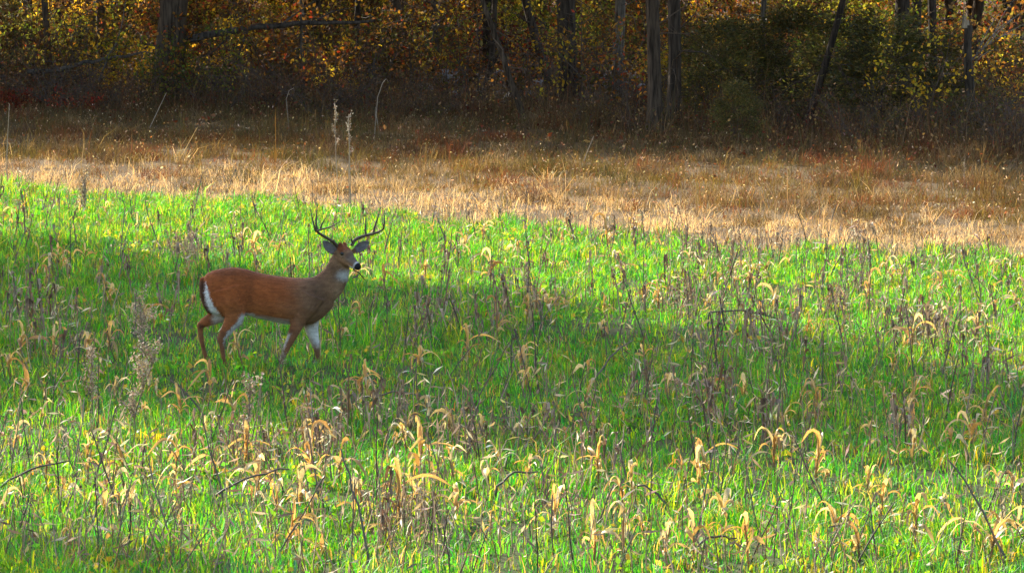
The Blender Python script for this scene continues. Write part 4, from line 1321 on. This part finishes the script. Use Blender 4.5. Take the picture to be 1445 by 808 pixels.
GOLDP = [(245, 690), (300, 680), (175, 662), (92, 702), (440, 690), (500, 735), (590, 695), (640, 738), (745, 692), (838, 792), (880, 786), (940, 802), (978, 792), (1058, 806), (1092, 682), (1002, 560),
         (1178, 762), (1212, 792), (1290, 782), (1376, 772), (1396, 788), (1412, 760), (985, 702), (892, 712), (565, 742), (735, 512), (850, 470), (645, 625), (602, 600), (346, 524), (330, 600), (300, 560), (122, 515), (72, 505),
         (15, 535), (40, 562), (152, 505), (640, 362), (655, 356), (727, 366), (858, 362), (882, 396), (762, 442), (776, 446), (1002, 432), (1096, 438), (1126, 448), (1250, 398), (1258, 404), (1330, 424), (1382, 482),
         (1285, 502), (1440, 372), (1285, 614), (1160, 604), (1202, 562), (1392, 602), (1345, 645), (702, 474), (482, 412), (520, 560), (592, 524), (822, 604), (112, 302), (70, 380), (95, 388), (120, 372), (20, 330), (345, 352), (360, 360),
         (210, 330), (480, 690), (1240, 742), (690, 700), (1020, 742), (1430, 705), (1150, 690), (780, 760), (400, 780), (365, 705), (1330, 720), (425, 720), (210, 555), (160, 575), (25, 505), (540, 420), (600, 405), (690, 400), (1060, 400), (1180, 430), (930, 440), (970, 380)]
for i, (px, py) in enumerate(GOLDP):
    x, y = ground_at(px, py + 8)
    v = i % 18
    put_plant('dried_corn_plant', ['golden arching-leaved plant', 'straw-coloured drooping plant', 'golden many-leaved plant'][v % 3], 'dried plant', 'golden dried plants',
              GOLDV[v], x, y, RNG.uniform(.9, 1.25) if py > 620 else RNG.uniform(.85, 1.15), RNG.uniform(0, 6.28), RNG.normal(0, .12))
for i in range(205):
    px = RNG.uniform(-60, 1505); py = RNG.uniform(300, 805) if i % 3 == 0 else RNG.uniform(320, 470) if i % 3 == 1 else RNG.uniform(560, 805)
    x, y = ground_at(px, py)
    if y > edge_y(x) - .6 or (abs(x - BX) < 1.2 and -.6 < y - BY < .6):
        continue
    v = i % 18
    put_plant('dried_corn_plant', ['golden arching-leaved plant', 'straw-coloured drooping plant', 'golden many-leaved plant'][v % 3], 'dried plant', 'golden dried plants',
              GOLDV[v], x, y, RNG.uniform(.55, .95), RNG.uniform(0, 6.28), RNG.normal(0, .15))

CLUST = [(905, 585, 26), (1010, 610, 26), (1092, 490, 24), (1285, 490, 26), (960, 440, 18), (700, 480, 22), (95, 510, 26), (1245, 655, 34), (1100, 640, 26), (565, 610, 24), (620, 480, 22), (730, 450, 20), (1330, 500, 20), (1400, 560, 24), (430, 660, 22), (650, 660, 22), (40, 470, 28), (270, 370, 12), (1200, 450, 30), (1000, 390, 20), (480, 620, 22), (1160, 560, 30), (850, 690, 26), (750, 640, 20), (330, 660, 22), (560, 760, 24), (1050, 500, 24)]
wp = []
for i in range(310):
    if i % 2:
        cx_, cy_, sp = CLUST[RNG.integers(0, len(CLUST))]
        px, py = cx_ + RNG.normal(0, sp), cy_ + RNG.normal(0, sp * .45)
    else:
        px, py = RNG.uniform(-40, 1490), RNG.uniform(310, 480)
    x, y = ground_at(px, py)
    if y > edge_y(x) - .3 or (abs(x - BX + .1) < 1.15 and -3.2 < y - BY < .6):
        continue
    wp.append((x, y))
for i, (x, y) in enumerate(wp):
    v = i % 10
    put_plant('withered_stalk', ['grey-brown withered stalk', 'dark brown withered stalk'][v % 2], 'stalk', 'withered stalks', WITH[v], x, y, RNG.uniform(.75, 1.2), RNG.uniform(0, 6.28), RNG.normal(0, .16))
bp_ = []
for i in range(290):
    px, py = RNG.uniform(-40, 1490), RNG.uniform(300, 830)
    x, y = ground_at(px, py)
    if y > edge_y(x) + 2 or (abs(x - BX + .1) < 1.1 and -4.5 < y - BY < .6):
        continue
    bp_.append((x, y))
for i, (x, y) in enumerate(bp_):
    v = i % 9
    put_mesh_plant('bare_stalk', ['thin dark stem', 'thin grey stem', 'thin blackish stem'][v % 3], 'stalk', 'bare stems', BARE[v], x, y, RNG.uniform(.65, 1.1), RNG.uniform(0, 6.28), RNG.normal(0, .14))

# the many lesser stems between them, too many to count
g = Geo()
for i in range(5400):
    px, py = RNG.uniform(-80, 1525), RNG.uniform(285, 835)
    if 3600 < i < 4000:
        px = RNG.uniform(-50, 1500) if i % 3 else RNG.uniform(820, 1480)
        py = np.interp(px, [0, 500, 900, 1445], [270, 302, 340, 378]) + RNG.normal(4, 9)
    elif i % 2:
        cx_, cy_, sp = CLUST[RNG.integers(0, len(CLUST))]
        px, py = cx_ + RNG.normal(0, sp * 1.8), cy_ + RNG.normal(0, sp * .8)
    x, y = ground_at(px, py)
    if y > edge_y(x) + 1.0 or (abs(x - BX + .1) < 1.1 and -2.6 < y - BY < .5):
        continue
    shade_ = 23.5 < x * .8 + y * .6 < 34.5
    if shade_ and i % 5 < 3:
        continue
    H = RNG.uniform(.15, .5)
    P = wander((x, y, float(hz(x, y))), (RNG.normal(0, .18), RNG.normal(0, .18), 1), H, 4, .08)
    V, F = tube(P, np.linspace(.006, .003, 5), 4)
    c = np.array(BROWN[RNG.integers(0, 5)]) * RNG.uniform(.6, 1.4)
    g.add(V, F, c)
    if i % 3:
        n = RNG.integers(2, 7)
        V, F, CC = leaf_quads(P[RNG.integers(1, 5, n)], RNG.uniform(.06, .16, n), pick_colors(BROWN[:4] + [(0.50, 0.38, 0.18), (0.58, 0.48, 0.28), (0.55, 0.40, 0.15), (0.60, 0.52, 0.34)], n, .25), .15, 0, np.array([0, 0, -.25]))
        g.add(V, F, CC)
o = g.build('crop_stubble', M_DEAD); o['kind'] = 'stuff'; o['label'] = 'short brown stubble and broken stems all through the green grass'; o['category'] = 'stubble'

# fuzzy weeds: px, py of the foot, height px, variant, label
for px, py, hp_, v, lab in [
        (200, 532, 122, 0, 'tall pale fuzzy seeded weed standing behind the buck\'s hind legs'), (188, 625, 130, 2, 'tall pinkish fuzzy weed beside the leaning golden plant'),
        (130, 600, 95, 1, 'fuzzy tan weed among brown stalks on the buck\'s tail side'), (350, 650, 105, 1, 'fuzzy grey weed leaning near the arching golden plants'),
        (120, 310, 60, 3, 'small fuzzy weed in the sunlit strip by the tan grass'),
        (493, 292, 135, 4, 'tallest pale seeded weed standing in the tan grass above the buck\'s head'), (475, 285, 140, 4, 'pale seeded weed next to the tallest one in the tan grass'),
        (1360, 280, 62, 4, 'pale feathery weed in the tan grass below the snag'), (1315, 285, 45, 4, 'short pale feathery weed in the tan grass near the cedar thicket'),
        (1215, 430, 60, 1, 'fuzzy brown weed in the sunlit strip on the buck\'s nose side'), (430, 470, 42, 3, 'small pinkish seed plume in front of the buck\'s shoulder')]:
    x, y = ground_at(px, py); s = y / FPX
    if px == 430:
        y = BY - .55; x = BX + .09; s = y / FPX
    t = thing('seeded_weed', lab, 'weed', (x, y, float(hz(x, y))), RNG.uniform(0, 6.28), None, hp_ * s / [.95, .6, .75, .5, 1.05][v])
    obj('stem', PLUME[v][0], t)
    for m_ in PLUME[v][1]:
        obj('plume', m_, t)

# tall single stalks, hooked and leaning, in the tan grass
for pts, lab in [
        ([(535, 190), (531, 165), (533, 140), (540, 120), (545, 114), (548, 118)], 'tall pale stalk with a hooked tip at the foot of the woods'),
        ([(408, 185), (406, 160), (404, 138), (408, 126), (415, 122)], 'pale hooked stalk beside the bare branch below the woods'),
        ([(10, 270), (10, 220), (12, 180), (14, 145)], 'straight rusty stalk standing tall in the tan grass'),
        ([(820, 235), (828, 210), (838, 186)], 'pale leaning straw in the tan grass below the stout dark trunk'),
        ([(210, 180), (222, 155), (235, 128)], 'leaning pale straw below the yellow-leaved shrub'),
        ([(528, 200), (530, 170), (530, 150)], 'short straight straw beside the hooked stalk'),
        ([(495, 300), (494, 250), (493, 200), (492, 160)], 'grey upright stalk beside the tallest seeded weed')]:
    x, y = ground_at(*pts[0]); s = y / FPX
    g = Geo(); P = [((p[0] - pts[0][0]) * s, .01 * i, (pts[0][1] - p[1]) * s) for i, p in enumerate(pts)]
    V, F = tube(P, np.linspace(.010, .005, len(P)), 6); g.add(V, F, (0.34, 0.27, 0.19))
    t = thing('tall_stalk', lab, 'stalk', (x, y, float(hz(x, y))), 0, None, 1, g.mesh('tall_stalk', M_DEAD))
# fallen and leaning dark stalks in the field
for a, b, lab in [((300, 722), (408, 676), 'dark fallen stalk slanting over near sunlit grass below the arching golden plants'), ((292, 606), (236, 542), 'dark bent stalk leaning behind the arching golden plants'), ((700, 718), (760, 690), 'dark fallen stalk lying in the grass below the shaded strip'), ((514, 566), (605, 580), 'dark stalk lying level in the shaded grass below the buck'), ((1000, 448), (1100, 470), 'thin dark arched stem lying over the sunlit strip'), ((838, 540), (893, 478), 'pale straw leaning across the edge of the shade'), ((940, 735), (895, 700), 'dark bent stem beside golden leaves in near grass'), ((1420, 800), (1340, 650), 'long dark stem leaning over the brown stalk patch'), ((520, 800), (480, 630), 'long dark thin stem leaning beside upright golden blades'), ((0, 700), (95, 655), 'dark fallen stalk beside the leaning golden plant'), ((984, 798), (1040, 786), 'dark stalk lying among golden leaves in near grass')]:
    x, y = ground_at(a[0], max(a[1], b[1])); s = y / FPX
    zf = lambda p: (max(a[1], b[1]) - p[1]) * s
    lying = abs(a[0] - b[0]) > abs(a[1] - b[1])
    P0 = np.array([0, 0, max(zf(a), .06)]); P1 = np.array([(b[0] - a[0]) * s, .15, max(zf(b), .08)])
    t_ = np.linspace(0, 1, 8)[:, None]
    P = P0 * (1 - t_) + P1 * t_ + np.array([0, 0, .05]) * np.sin(t_ * math.pi) + RNG.normal(0, .006, (8, 3))
    if lying:
        P[:, 2] += .05
    P = np.vstack([[P[0][0] - .02, 0, 0.0], P])
    V, F = tube(P, np.linspace(.011, .006, 9), 6); g = Geo(); g.add(V, F, (0.13, 0.10, 0.08))
    thing('fallen_stalk', lab, 'stalk', (x, y, float(hz(x, y)) + .02), 0, None, 1, g.mesh('fallen_stalk', M_DEAD))
